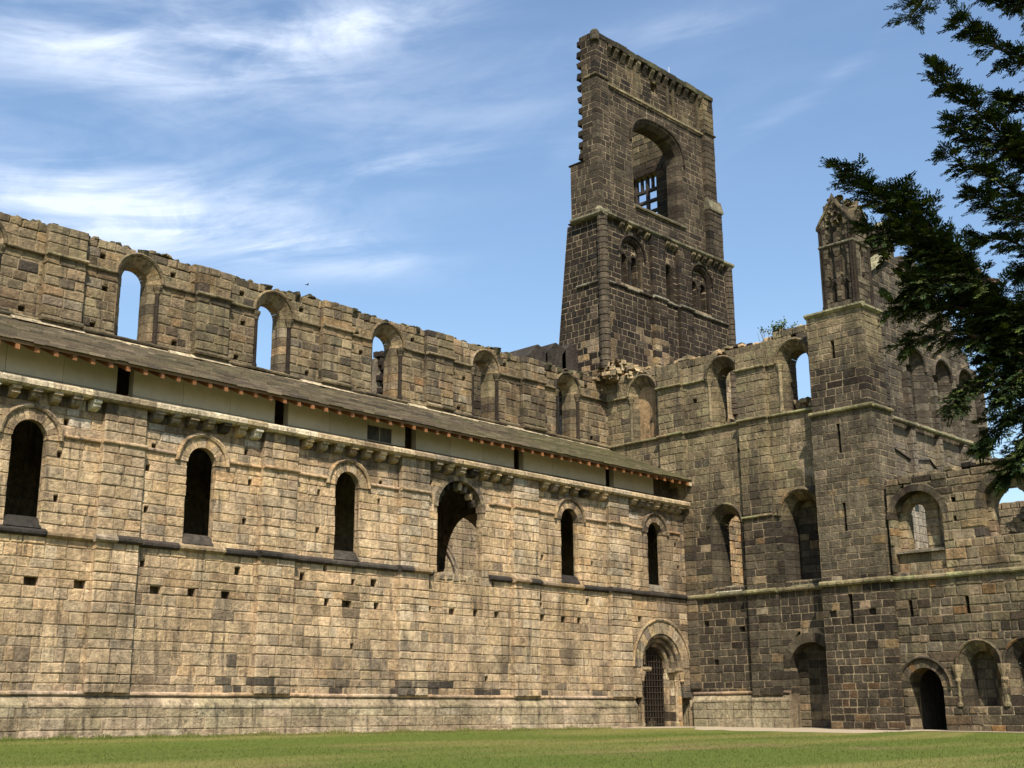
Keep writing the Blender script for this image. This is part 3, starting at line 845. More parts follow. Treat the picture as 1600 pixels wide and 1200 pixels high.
# worn corbels along the broken top
for i in range(420):
    u = rng.uniform(-31, -.2); s_ = rng.uniform(.06, .17); z = top_C(u) - .06
    vs, fs = stone_geo(FC, [(u, z), (u + s_ * 1.7, z), (u + s_ * rng.uniform(.9, 1.5), z + s_ * rng.uniform(.5, .9)), (u + .2 * s_, z + s_ * rng.uniform(.5, .9))], .04 - rng.random() * .35, -.3 - rng.random() * .4, .03, .025)
    K.add_bulk('wall_head_rubble', vs, fs, lerp(pick(rng.choice([OLIVE, SOOT])), (.10, .105, .045), rng.random() * .4))
u = XW + .3
while u < -.6:
    if rng.random() < .42:
        z = top_C(u) - .02 - rng.random() * .12; hw = rng.uniform(.05, .11)
        poly = [(z + .16 + jit(.03), -.3), (z + .06 + jit(.06), .15 + jit(.06)), (z - .02, .13 + jit(.05)), (z - .12, .10), (z - .22, .03), (z - .22, -.3)]
        vs, fs = prism(FC, [(v, w_ + jit(.02)) for v, w_ in poly], 'u', u - hw, u + hw)
        K.mesh('corbel', [([v + Vector((jit(.02), 0, jit(.02))) for v in vs], fs, lerp(pick(SOOT), (.14, .14, .07), rng.random() * .5))], M_STONE)
    u += rng.uniform(.5, .75)
# nave arcade below, made solid bar one arch so the aisle windows stay black
arc = Opening(-8.0, -.2, 5.9, 1.65, 2.3, depth=1.0)
zarc = [-.3 + .15 * i for i in range(81)]
masonry(K, FC.off(-.3), zarc, XW, .2, [arc], col_clere, MORT_DARK, core=True, stones=False, thick=.9, core_name='arcade_wall')
arc.re = .3
ring(K, FC.off(-.3), arc, [(0, -.9), (0, .02), (.3, .05), (.3, -.1)], 17, 'voussoir', lambda: pick(GREY))
K.finish()

# ================================================================== north wall of the nave, seen through the broken window
FN = Frame((0, 14.0, 0), (1, 0, 0))
N = Thing('north_nave_wall', 'pale sunlit stone wall seen through the wide broken window', 'ruined wall', (-10, 14.5, 0))
def top_N(u): return 17.6 if u > -5.3 else 14.9
masonry(N, FN, make_courses(5.4, 11.0, .3, .42), -3.2, 3.6, [hole(.9, 8.95, .09, .13, .3), hole(1.15, 7.5, .09, .13, .3)], col_pale, (.42, .35, .25), wlo=.5, whi=1.0, joint=.015, proud=(0, .015), core=False)
N.mesh('wall_core', [(*box(FN, XW, -5.3, -.3, 14.9, -1.0, -.01), (.42, .35, .25))], M_STONE)
N.mesh('wall_core', [(*box(FN, -5.3, -3.4, -.3, 17.2, -1.0, -.012), (.20, .16, .11))], M_STONE)
N.mesh('wall_core', [(*box(FN, -3.4, 12, -.3, 18.6, -1.0, -.014), (.20, .16, .11))], M_STONE)
masonry(N, FN, make_courses(13.0, 18.6, .28, .4), -3.3, 4.2, [], lambda u, v: lerp(pick(SOOT), pick(OLIVE), rng.random() * .6), MORT_DARK, core=False, joint=.03)
narch = Opening(-2.5, 5, 6.5, 2.55, 2.55)
ring(N, FN, narch, [(0, -.02), (0, .14), (.09, .17), (.15, .08), (.2, .16), (.28, .12), (.28, -.02)], 15, 'voussoir', lambda: pick([(1, (.42, .34, .25)), (1, (.36, .29, .21))]))
for i in range(60):
    u = -5.3 + rng.random() * 1.2; v = 15.2 + rng.random() * 2.3
    vs, fs = stone_geo(FN, [(u, v), (u + .35, v), (u + .33, v + .25), (u, v + .25)], .05 + rng.random() * .15, -.2, .03, .02)
    N.add_stone(vs, fs, pick(SOOT))
N.finish()
# ================================================================== west wall of the transept
B = Thing('transept_wall', 'dark stone transept wall with tall windows between the slate roof and the corner turret', 'ruined wall', (.5, -3, 0))
ops_B = [
    Opening(2.08, 5.42, 7.92, .50, rf=.25, sd=.3, re=.29, depth=.95, hood=.12, vous=13),
    Opening(5.6, 5.42, 7.98, .62, rf=.25, sd=.35, re=.29, depth=1.0, blind=.85, hood=.12, vous=13),
    Opening(-1.95, 12.1, 14.15, .46, rf=.28, sd=.3, re=.32, depth=.5, blind=.36, hood=.12, vous=13),
    Opening(2.27, 12.1, 14.15, .46, rf=.28, sd=.32, re=.32, depth=.95, hood=.12, vous=13),
    Opening(5.72, 12.1, 14.15, .48, rf=.28, sd=.32, re=.32, depth=.95, hood=.12, vous=13),
    Opening(5.62, -.3, 2.18, .9, re=.36, depth=.6, blind=.55, vous=11),
    hole(.82, 13.55, .09, .1, .3), hole(2.6, 3.6, .12, .12, .3), hole(.9, 3.9, .1, .12, .3), hole(4.0, 10.6, .07, .09, .3), hole(5.1, 3.5, .1, .12, .3), hole(1.3, 2.5, .08, .1, .3), hole(2.9, 10.9, .07, .09, .3)]
def top_B(u): return 15.26 + .10 * fbm(u, 1, 1.3, 7) + .1 * fbm(u, 5, 4.1, 2) + (.16 if 4.6 < u < 6.7 else 0)
zB = make_courses(1.15, 15.5, .26, .36, breaks=[5.1, 9.4, 12.0, 14.15])
masonry(B, FB, zB, lambda v: 0.0 if v < 9.35 else -4.05, 6.72, ops_B, col_transept, MORT_PALE, wlo=.3, whi=.62, joint=.030, proud=(.002, .018), ch=.014, thick=.95, top=top_B, ruin=.003)
B.mesh('wall_core', [(*box(FB, -4.2, -.02, -.3, 9.3, -.95, -.02), MORT_PALE)], M_STONE)
for (a, c, z0, z1, p) in ((3.05, 4.43, 1.1, 15.2, .2), (-1.02, .28, 9.7, 15.2, .18), (.02, .55, 1.3, 8.6, .09)):
    zz = [z for z in zB if z0 <= z <= z1]
    masonry(B, FB.off(p), zz, a, c, [], col_transept, MORT_PALE, wlo=.3, whi=.55, joint=.030, depth=p + .03, core=False, proud=(0, .025), ch=.016, top=lambda u: top_B(u) - .06)
    B.mesh('pilaster_core', [(*box(FB, a + .03, c - .03, zz[0], min(14.95, zz[-1]), -.02, p - .012), MORT_PALE)], M_STONE)
P1, P0, PC = (3.05, 4.43), (-1.02, .28), (.02, .55)
def mould_B(z0, z1, out, spans, pil, colf, p=.2):
    for a, c in split_by(spans, pil): course_mould(B, FB, a, c, roll(z0, z1, out), colf)
    for a, c in pil:
        if any(s0 - .1 <= a and c <= s1 + .1 for s0, s1 in spans): course_mould(B, FB.off(p), a - .03, c + .03, roll(z0, z1, out), colf, ln=.8)
mossy = lambda u: lerp(pick(OLIVE), (.24, .23, .11), rng.random())
mould_B(5.0, 5.2, .16, [(0.0, 6.66)], [P1], mossy)
mould_B(11.95, 12.08, .13, [(-4.0, 6.72)], [P1, P0], mossy)
mould_B(14.08, 14.2, .12, split_by([(-4.0, 6.7)], [(x - .85, x + .85) for x in (-1.95, 2.27, 5.72)]), [P1, P0], mossy)
mould_B(8.0, 8.1, .09, [(2.95, 4.55)], [P1], mossy)
for x, u in ((2.08, 1), (5.6, 0)):
    vs, fs = prism(FB, [(5.2, .08), (5.2, -.7), (5.52, -.7), (5.42, -.2)], 'u', x - .62, x + .62)
    B.mesh('window_sill', [(vs, fs, (.36, .33, .24) if u else (.17, .16, .09))], M_STONE)
for x in (-1.95, 2.27, 5.72):
    P = FB.p(x - .68, 0, -.02)
    cc = pick(OLIVE)
    B.mesh('nook_shaft', [(*lathe((P.x, P.y), 'z', [(.10, 12.1), (.10, 12.2), (.075, 12.28), (.075, 13.82)], 8), cc)], M_STONE)
    B.mesh('capital', [(*lathe((P.x, P.y), 'z', [(.08, 13.8), (.10, 13.84), (.09, 13.88), (.15, 14.02), (.16, 14.1)], 8), pick(OLIVE))], M_STONE)
# plaster filling of the blocked window beside the tower
vs, fs = prism(FB, [(-2.42, -.33), (-1.48, -.33), (-1.48, -.36), (-2.42, -.36)], 'v', 12.1, 14.5)
B.mesh('brown_infill', [(vs, fs, (.30, .20, .105))], M_STONE)
for i in range(34):
    x = rng.choice((5.72, 5.72, 2.27)); u = x - .5 + rng.random() * .9; v = 12.05 + rng.random() * (.45 if x > 5 else .2)
    vs, fs = stone_geo(FB, [(u, v), (u + .22, v), (u + .2, v + .18), (u + .02, v + .16)], -.45 - rng.random() * .3, -.95, .03, .03)
    B.add_bulk('sill_rubble', vs, fs, lerp(pick(OLIVE), pick(TAN), .4))
# loose stones on the broken wall head
for i in range(150):
    u = rng.uniform(-3.9, 6.5); s_ = rng.uniform(.10, .26); z = top_B(u) - .05
    vs, fs = stone_geo(FB, [(u, z), (u + s_ * 1.6, z), (u + s_ * 1.4, z + s_ * .8), (u + .1 * s_, z + s_ * .7)], -.02 - rng.random() * .5, -.3 - rng.random() * .6, .03, .025)
    B.add_bulk('wall_head_rubble', vs, fs, pick(rng.choice([OLIVE, OLIVE, SOOT, TAN])))
# plinth
zp = [-.2, .3, .62, .93]
masonry(B, FB.off(.2), zp, .22, 4.68, [], lambda u, v: lerp(col_pale(u, v), (.23, .21, .13), .45), MORT_PALE, wlo=.5, whi=1.0, depth=.25, thick=.3, proud=(0, .02), joint=.014)
course_mould(B, FB, .2, 4.68, [(.93, -.05), (.93, .22), (1.0, .22), (1.2, .06), (1.2, -.05)], lambda u: lerp(col_pale(u, 1), (.3, .25, .15), .3), 'plinth_weathering', 1.2)
course_mould(B, FB, .2, 4.68, roll(1.2, 1.33, .15), lambda u: lerp(pick(GREY), (.35, .22, .15), .4), 'plinth_roll', 1.3)
B.mesh('wall_core', [(*box(FB, 0, 4.7, -.3, 1.16, -.9, -.01), MORT_PALE)], M_STONE)
B.mesh('wall_core', [(*box(FB, 6.5, 6.75, -.3, 1.16, -.9, -.01), MORT_PALE)], M_STONE)
# the east wall of the transept shows through the empty windows
FE = Frame((10.2, 0, 0), (0, -1, 0))
masonry(B, FE, make_courses(1.0, 16.4, .3, .44), -13.5, 8.6, [], lambda u, v: lerp(pick(GREY), pick(TAN), rng.random()), MORT_PALE, wlo=.25, whi=.6, joint=.03, j=.02, proud=(0, .06), thick=.9, top=lambda u: 14.8 + .3 * fbm(u, 0, 1, 3) + (1.2 if u < -2 else 0))
B.finish()

# ================================================================== corner stair turret with its pinnacle
T_ = Thing('stair_turret', 'tall dark stone corner turret with slit windows and a broken pinnacle on top', 'turret', (.6, -8, 0))
def slit(u, v, hw, hh): return Opening(u, v - hh, v + hh, hw, rect=True, depth=.5, blind=.55)
stages = [(-.3, 5.08, 6.66, 9.38, -.66, 1.6), (5.08, 11.6, 6.66, 9.22, -.62, 1.55), (11.6, 15.5, 6.74, 9.08, -.58, 1.6)]
for (z0, z1, ua, ub, xw, dx) in stages:
    Fw = Frame((xw, 0, 0), (0, -1, 0)); Fs = Frame((0, -ub, 0), (1, 0, 0))
    zz = make_courses(z0, z1, .24, .33, breaks=[x for a, c in ((13.66, 14.39), (9.95, 11.1), (7.0, 8.07), (3.59, 4.69)) for x in (a, c)])
    ops = [slit(7.8, (a + c) / 2, .062, (c - a) / 2) for a, c in ((13.66, 14.39), (9.95, 11.1), (7.0, 8.07), (3.59, 4.69)) if z0 < a < z1]
    if z0 < 0: ops += [hole(7.05, 3.95, .12, .13, .12), hole(8.65, 4.1, .13, .13, .12)]
    pj = (.002, .010) if z0 == 5.08 else (.002, .018)
    masonry(T_, Fw, zz, ua, ub, ops, col_turret, MORT_DARK if z0 == 5.08 else MORT_PALE, wlo=.28, whi=.6, joint=.02 if z0 == 5.08 else .034, proud=pj, ch=.014, endR=.3, thick=.6)
    masonry(T_, Fs, zz, xw, xw + dx, [], col_turret, MORT_PALE, wlo=.28, whi=.6, joint=.032, proud=pj, ch=.014, endL=.3, thick=.6)
    T_.mesh('turret_core', [(*box(Fw, ua + .02, ub - .1, z0, z1 - .01, -1.4, -.58), MORT_DARK)], M_STONE)
def turret_mould(z0, z1, out, i, colf, poly=None):
    (_, _, ua, ub, xw, dx) = stages[i]
    Fw = Frame((xw, 0, 0), (0, -1, 0)); Fs = Frame((0, -ub, 0), (1, 0, 0))
    pl = poly or roll(z0, z1, out)
    course_mould(T_, Fw, ua - .03, ub + out * .9, pl, colf, ln=.9)
    course_mould(T_, Fs, xw + .004, xw + dx, pl, colf, ln=.8)
turret_mould(5.0, 5.22, .17, 0, mossy)
turret_mould(11.5, 11.68, .14, 1, mossy)
turret_mould(15.45, 15.68, .16, 2, lambda u: lerp(mossy(u), (.3, .27, .17), .5), [(15.45, -.05), (15.47, .06), (15.55, .15), (15.62, .15), (15.72, -.2)])
T_.mesh('turret_core', [(*box(Frame((-.58, 0, 0), (0, -1, 0)), 6.9, 9.0, 15.4, 15.66, -1.5, -.1), (.2, .18, .12))], M_STONE)
# pinnacle: two tiers of blind lancets, gablets, broken cap
pxw, pua, pub, pdx = -.5, 7.54, 8.95, 1.25
Fw = Frame((pxw, 0, 0), (0, -1, 0)); Fs = Frame((0, -pub, 0), (1, 0, 0))
pin = T_.mesh('pinnacle', [(*box(Fw, pua + .1, pub - .1, 15.6, 19.3, -pdx + .1, -.16), (.14, .12, .09))], M_STONE)
ps = Thing.__new__(Thing); ps.root = pin; ps.loc = T_.loc; ps.stones = []; ps.bulk = {}
zp = make_courses(15.66, 18.2, .2, .28) 
lan = lambda uc, b0, s0: Opening(uc, b0, s0, .12, .22, rf=.05, sd=.06, re=.06, depth=.14, blind=.14)
dk = lambda u, v: lerp(pick(SOOT), (.19, .155, .10), rng.uniform(0, .8))
opsw = [lan(u, b0, s0) for u in (7.98, 8.50) for b0, s0 in ((15.95, 16.55), (16.98, 17.75))]
masonry(ps, Fw, zp, pua, pub, opsw, dk, MORT_DARK, wlo=.18, whi=.4, joint=.014, ch=.01, proud=(0, .015), core=False, endR=.15, depth=.12)
masonry(ps, Fs, zp, pxw, pxw + pdx, [lan(.12, 16.98, 17.75)], dk, MORT_DARK, wlo=.2, whi=.5, joint=.014, ch=.01, proud=(0, .015), core=False, endL=.15, depth=.12)
zp2 = make_courses(18.3, 20.4, .16, .24)
masonry(ps, Fw, zp2, pua, pub, [lan(7.98, 18.42, 18.95), lan(8.5, 18.42, 18.95)], dk, MORT_DARK, wlo=.16, whi=.36, joint=.014, ch=.01, core=False, endR=.15, depth=.12, thick=.4, top=lambda u: 19.05 + 1.15 * max(0, 1 - (abs(u - 8.24) / .74) ** 1.2))
masonry(ps, Fs, zp2, pxw, pxw + pdx, [], dk, MORT_DARK, wlo=.16, whi=.36, joint=.014, ch=.01, core=False, endL=.15, depth=.12, thick=.4, top=lambda u: 19.05 + 1.05 * max(0, 1 - abs(u - .12) / .62))
for F_, a, c in ((Fw, pua - .06, pub + .06), (Fs, pxw - .06, pxw + pdx + .06)):
    vs, fs = prism(F_, roll(18.2, 18.32, .08)[::-1], 'u', a, c)
    T_.mesh('string_course', [(vs, fs, (.17, .15, .10))], M_STONE, parent=pin)
for (x, y) in ((pxw, -pua), (pxw, -pub), (pxw + pdx, -pub)):
    for k, (dx, dy) in enumerate(((0, 0), (.10, -.02), (-.02, .10))):
        sx_ = -1 if x > .3 else 1; sy_ = -1 if y > -8 else 1
        T_.mesh('angle_shaft', [(*lathe((x + dx * sx_, y + dy * sy_), 'z', [(.075, 15.66), (.075, 15.8), (.05, 15.86), (.05, 18.9), (.08, 19.0), (.08, 19.08)], 7), pick(SOOT))], M_STONE, parent=pin)
# gablet copings and the broken cap behind them
for F_, uc, hw, h in ((Fw, 8.24, .78, 1.15), (Fs, .12, .68, 1.0)):
    for sg in (-1, 1):
        n = 5
        for i in range(n):
            t0, t1 = i / n, (i + 1) / n
            if i == n - 1 and sg > 0: continue
            ua_, ub_ = uc + sg * hw * (1 - t0), uc + sg * hw * (1 - t1)
            za, zb = 18.98 + h * t0, 18.98 + h * t1
            vs = [F_.p(ua_, za, -.3), F_.p(ub_, zb, -.3), F_.p(ub_, zb + .12, -.3), F_.p(ua_, za + .12, -.3), F_.p(ua_, za, .1), F_.p(ub_, zb, .1), F_.p(ub_, zb + .12, .1), F_.p(ua_, za + .12, .1)]
            vs = [v + Vector((jit(.012), jit(.012), jit(.012))) for v in vs]
            T_.mesh('gablet_coping', [(vs, [(3, 2, 1, 0), (4, 5, 6, 7), (0, 1, 5, 4), (1, 2, 6, 5), (2, 3, 7, 6), (3, 0, 4, 7)], lerp(pick(OLIVE), pick(SOOT), .4))], M_STONE, parent=pin)
for i in range(90):
    t = rng.random(); z = 18.95 + 1.25 * t; r = .50 * (1 - t * .6)
    a = rng.random() * 6.28
    cx, cy = .1 + r * math.cos(a), -8.24 + r * math.sin(a)
    Fq = Frame((cx, cy, z), (math.sin(a), -math.cos(a), 0))
    s_ = rng.uniform(.07, .13)
    vs, fs = stone_geo(Fq, [(-s_, 0), (s_, 0), (s_ * .9, s_), (-s_ * .8, s_)], .05, -.35, .03, .03)
    T_.add_bulk('broken_cap', vs, fs, lerp(pick(OLIVE), (.34, .31, .20), rng.random()))
vs, fs = lathe((-.32, -8.12), 'z', [(.10, 20.1), (.13, 20.2), (.02, 20.5)], 6)
T_.mesh('finial', [(vs, fs, (.07, .055, .05))], M_STONE, parent=pin)
for st in ps.stones: T_.stones.append(st)
for k_, lst in ps.bulk.items():
    for it in lst: T_.bulk.setdefault(k_, []).append(it)
T_.finish()

# ================================================================== south gable of the transept
G = Thing('transept_gable', 'grey ruined gable wall with tall narrow windows partly hidden by the conifer', 'ruined wall', (5.5, -8.2, 0))
FG = Frame((0, -8.6, 0), (1, 0, 0))
def top_G(u):
    if u < 3.0: z = 17.35 + .62 * (u - 1.0)
    elif u < 3.7: z = 19.9
    elif u < 6: z = 18.7 + .25 * (u - 3.7)
    else: z = 19.2 - .95 * (u - 6)
    return z + .12 * fbm(u, 3, 2.3, 3)
ops_G = [Opening(x, 11.8, 14.1, .5, rf=.34, sd=.4, re=.30, depth=1.0, blind=.95, hood=.11, vous=13) for x in (4.62, 6.95, 9.15)]
zG = make_courses(-.3, 20.2, .26, .34, breaks=[8.4, 11.6])
masonry(G, FG, [z for z in zG if z >= 8.35], 1.0, 10.45, ops_G, col_gable, MORT_DARK, wlo=.3, whi=.6, joint=.02, proud=(0, .02), thick=1.0, top=top_G, endR=.3)
masonry(G, FG, [z for z in zG if z <= 8.45], .5, 10.4, [], lambda u, v: lerp(pick(OLIVE), (.34, .30, .24), .75), (.36, .30, .22), wlo=.35, whi=.8, joint=.018, proud=(0, .02), thick=1.0)
for (a, c, z1) in ((1.02, 1.75, 16.2), (3.3, 3.62, 13.9), (5.65, 5.95, 13.9), (7.95, 8.25, 13.9), (10.0, 10.46, 15.0)):
    zz = [z for z in zG if 8.35 <= z <= z1]
    masonry(G, FG.off(.22), zz, a, c, [], col_gable, MORT_DARK, wlo=.25, whi=.5, depth=.25, core=False, joint=.02)
    G.mesh('pilaster_core', [(*box(FG, a + .03, c - .03, zz[0], zz[-1], -.02, .2), MORT_DARK)], M_STONE)
course_mould(G, FG.off(.2), 1.7, 10.5, roll(11.45, 11.62, .14), lambda u: lerp(mossy(u), (.3, .27, .19), .4), ln=.9)
u = 1.0
while u < 3.0:                                       # weathered coping of the rake
    z = top_G(u + .2)
    vs = [FG.p(u, z - .1, -.5), FG.p(u + .5, z + .18, -.5), FG.p(u + .5, z + .36, -.5), FG.p(u, z + .08, -.5), FG.p(u, z - .1, .2), FG.p(u + .5, z + .18, .2), FG.p(u + .5, z + .36, .2), FG.p(u, z + .08, .2)]
    G.mesh('coping_stone', [([v + Vector((jit(.03), 0, jit(.03))) for v in vs], [(3, 2, 1, 0), (4, 5, 6, 7), (0, 1, 5, 4), (1, 2, 6, 5), (2, 3, 7, 6), (3, 0, 4, 7)], lerp(mossy(0), (.36, .33, .22), .5))], M_STONE)
    u += .48
for (u0, z0, u1, z1) in ((1.8, 10.45, 3.4, 10.1), (3.4, 10.1, 5.0, 10.35), (5.0, 10.35, 7.4, 9.0)):   # scar of a vanished roof
    vs = [FG.p(u0, z0, -.02), FG.p(u1, z1, -.02), FG.p(u1, z1 + .07, -.02), FG.p(u0, z0 + .07, -.02), FG.p(u0, z0, .1), FG.p(u1, z1, .1), FG.p(u1, z1 + .07, .06), FG.p(u0, z0 + .07, .06)]
    G.mesh('roof_scar', [(vs, [(3, 2, 1, 0), (4, 5, 6, 7), (0, 1, 5, 4), (1, 2, 6, 5), (2, 3, 7, 6), (3, 0, 4, 7)], (.06, .055, .05))], M_STONE)
G.finish()

# ================================================================== east cloister range
R = Thing('cloister_range', 'ruined cloister wall with a dark arched doorway and arched recesses', 'ruined wall', (0, -13, 0))
FR = Frame((-.3, 0, 0), (0, -1, 0))
def top_R(u): return 8.72 + .14 * fbm(u, 2, .9, 5) + .12 * fbm(u, 7, 3.3, 2) + (.15 if u > 11.4 else 0)
UE = 19.0
ops_R = [Opening(10.24, -.4, 1.33, .64, .66, re=.30, depth=.85, hood=.10, vous=11),
         Opening(10.5, 5.35, 7.28, .93, re=.24, depth=.5, vous=13),
         Opening(13.98, 6.3, 7.32, 1.06, re=.26, depth=.5, vous=13),
         slit(9.95, 4.05, .06, .3), slit(12.05, 4.05, .06, .3), hole(11.9, 7.9, .06, .1, .3), hole(9.55, 7.9, .07, .08, .3), hole(11.9, 7.0, .05, .09, .3)]
for uc in (12.27, 13.92, 15.57, 17.22):
    ops_R.append(Opening(uc, .66, 2.05, .44, rf=.24, sd=.28, re=.32, depth=.8, blind=.72, hood=.10, vous=11))
zR = make_courses(-.5, 9.1, .24, .36, breaks=[.66, 3.75, 4.35, 5.1, 5.35, 6.3])
masonry(R, FR, zR, 9.38, UE, ops_R, col_range, MORT_PALE, wlo=.26, whi=.66, joint=.028, j=.018, ch=.024, proud=(.0, .045), thick=.9, top=top_R, ruin=.004)
course_mould(R, FR, 9.36, UE, roll(5.0, 5.2, .16), mossy, ln=1.0)
# inner plane of the first window with its small light, sill slab
FI = FR.off(-.5)
li = Opening(10.22, 6.18, 7.5, .31, rf=.06, sd=.1, re=.1, depth=.35)
masonry(R, FI, make_courses(5.3, 8.5, .28, .38), 9.5, 11.5, [li], lambda u, v: lerp(pick(OLIVE), tuple(x * .6 for x in pick(TAN)), rng.random()), MORT_DARK, thick=.38, wlo=.3, whi=.6)
vs, fs = prism(FR, [(6.0, .0), (6.0, -.5), (6.16, -.5), (6.08, .0)], 'u', 9.6, 11.4)
R.mesh('window_sill', [(vs, fs, (.20, .17, .12))], M_STONE)
masonry(R, FR.off(-.2), make_courses(5.35, 6.0, .28, .36), 9.57, 11.43, [], col_range, MORT_DARK, thick=.3)
l2 = Opening(13.75, 6.3, 7.3, .62, re=.1, depth=.35)
masonry(R, FI, make_courses(6.2, 8.6, .28, .38), 12.7, 15.2, [l2], lambda u, v: lerp(pick(OLIVE), tuple(x * .8 for x in pick(TAN)), rng.random()), MORT_DARK, thick=.38, wlo=.3, whi=.6)
for i in range(30):
    u = 13.2 + rng.random() * 1.3; v = 6.3 + rng.random() * .9 * (1 - abs(u - 13.9))
    vs, fs = stone_geo(FI, [(u, v), (u + .3, v), (u + .27, v + .2), (u + .02, v + .18)], -.3 + jit(.05), -.8, .04, .03)
    R.add_stone(vs, fs, pick(rng.choice([OLIVE, GREY])))
# carved capitals between the recesses
for uc in (12.27, 13.92, 15.57):
    for sg in (-1, 1):
        P = FR.p(uc + sg * .80, 0, -.02)
        R.mesh('capital', [(*lathe((P.x, P.y), 'z', [(.07, 1.42), (.12, 1.52), (.10, 1.62), (.17, 1.84), (.19, 1.98), (.19, 2.05)], 8), lerp(pick(OLIVE), pick(GREY), rng.random()))], M_STONE)
        R.mesh('shaft', [(*lathe((P.x, P.y), 'z', [(.11, .66), (.11, .74), (.065, .82), (.065, 1.42)], 8), pick(OLIVE))], M_STONE)
for i in range(110):
    u = rng.uniform(9.4, UE - .3); s_ = rng.uniform(.1, .26); z = top_R(u) - .06
    vs, fs = stone_geo(FR, [(u, z), (u + s_ * 1.6, z), (u + s_ * 1.4, z + s_ * .8), (u + .1 * s_, z + s_ * .7)], -.02 - rng.random() * .5, -.3 - rng.random() * .6, .03, .025)
    R.add_bulk('wall_head_rubble', vs, fs, pick(rng.choice([OLIVE, OLIVE, SOOT])))
# vaulted passage behind the doorway, so that the doorway is dark
for q in (box(FR, 9.2, 9.5, -.4, 2.6, -4.6, -.9), box(FR, 10.95, 11.2, -.4, 2.6, -4.6, -.9), box(FR, 9.2, 11.2, 2.3, 2.6, -4.6, -.9), box(FR, 9.2, 11.2, -.4, 2.6, -4.9, -4.6)):
    R.add_bulk('passage_vault', *q, (.10, .085, .065))
# far wall of the range
FQ = Frame((4.8, 0, 0), (0, -1, 0))
masonry(R, FQ, make_courses(4.5, 8.6, .26, .38), 9.0, UE, [], lambda u, v: lerp(pick(OLIVE), pick(GREY), .5), MORT_DARK, wlo=.25, whi=.6, j=.02, thick=.8, top=lambda u: 8.15 + .25 * fbm(u, 1, 1.4, 6))
R.finish()

# ================================================================== bell tower
TW = Thing('bell_tower', 'tall soot-black ruined tower with a large open belfry arch', 'tower', (5, 5, 14))
FS = Frame((0, 4.0, 0), (1, 0, 0)); FWt = Frame((-.03, 0, 0), (0, -1, 0))
zt = make_courses(14.0, 23.2, .26, .34, breaks=[20.0])
tw = lambda uc: Opening(uc, 20.2, 21.72, .72, rf=.12, sd=.12, re=.22, depth=.3, hood=.11, vous=13)
opsS = [tw(2.12), tw(7.72), Opening(4.98, 20.15, 21.6, .30, .34, rf=.08, sd=.1, re=.12, depth=.6, blind=.5, vous=9)]
masonry(TW, FS, zt, -.03, 10.2, opsS, col_tower, MORT_PALE, wlo=.26, whi=.58, joint=.030, proud=(.002, .014), ch=.014, endL=.28, endR=.28, thick=.95)
lw = lambda v: -6.9 + max(0, v - 17) * .118
masonry(TW, FWt, zt, lw, -4.0, [], col_tower, MORT_PALE, wlo=.24, whi=.5, joint=.030, proud=(.002, .014), ch=.014, endR=.28, thick=.95)
for (a, c) in ((3.5, 4.55), (5.62, 6.7)):
    masonry(TW, FS.off(.2), [z for z in zt if z > 16.2], a, c, [], col_tower, MORT_PALE, wlo=.26, whi=.55, joint=.030, depth=.24, core=False, proud=(.002, .014), ch=.014)
    TW.mesh('pilaster_core', [(*box(FS, a + .03, c - .03, 16.2, 23.2, -.02, .19), MORT_PALE)], M_STONE)
for (a, c, p) in ((-.1, 3.5, 0), (3.47, 4.58, .2), (4.58, 5.59, 0), (5.59, 6.73, .2), (6.73, 10.3, 0)):
    course_mould(TW, FS.off(p), a, c, roll(19.92, 20.06, .12), lambda u: lerp(pick(SOOT), (.3, .27, .2), rng.random()), ln=.8)
course_mould(TW, FWt, -5.6, -3.9, roll(19.92, 20.06, .12), lambda u: lerp(pick(SOOT), (.3, .27, .2), rng.random()), ln=.8)
course_mould(TW, FS, -.2, 10.42, [(23.15, -.1), (23.18, .2), (23.26, .3), (23.36, .3), (23.5, .02), (23.5, -.3)], lambda u: lerp(pick(SOOT), (.27, .245, .15), rng.random()), ln=.85)
course_mould(TW, FWt, -5.75, -3.72, [(23.15, -.1), (23.18, .2), (23.26, .3), (23.36, .3), (23.5, .02), (23.5, -.3)], lambda u: lerp(pick(SOOT), (.24, .22, .14), rng.random()), ln=.85)
for u in (1.25, 1.8, 2.6, 3.2, 4.8, 5.15, 5.45, 6.95, 7.4, 7.9, 8.4, 8.9, 9.4):
    vs, fs = prism(FS, [(23.14, -.05), (23.14, .25), (23.04, .25), (22.9, .1), (22.84, .02), (22.84, -.05)], 'u', u - .12, u + .12)
    TW.mesh('corbel', [(vs, fs, lerp(pick(SOOT), pick(OLIVE), rng.random()))], M_STONE)
# coupled lights: middle shaft and sub-arches
for uc in (2.12, 7.72):
    lights = [Opening(uc + sg * .38, 20.28, 21.5, .235, .3, re=.10, depth=.45, blind=.42, vous=7) for sg in (-1, 1)]
    masonry(TW, FS.off(-.2), make_courses(20.15, 22.6, .26, .34), uc - .86, uc + .86, lights, col_tower, MORT_DARK, wlo=.25, whi=.5, joint=.024, proud=(.002, .014), thick=.5)
    P = FS.p(uc, 0, -.15)
    TW.mesh('middle_shaft', [(*lathe((P.x, P.y), 'z', [(.12, 20.2), (.12, 20.3), (.08, 20.36), (.08, 21.3), (.13, 21.42), (.13, 21.5)], 8), pick(SOOT))], M_STONE)
    for sg in (-1, 1):
        P = FS.p(uc + sg * .80, 0, -.08)
        TW.mesh('nook_shaft', [(*lathe((P.x, P.y), 'z', [(.09, 20.2), (.09, 21.6), (.13, 21.72)], 7), pick(SOOT))], M_STONE)
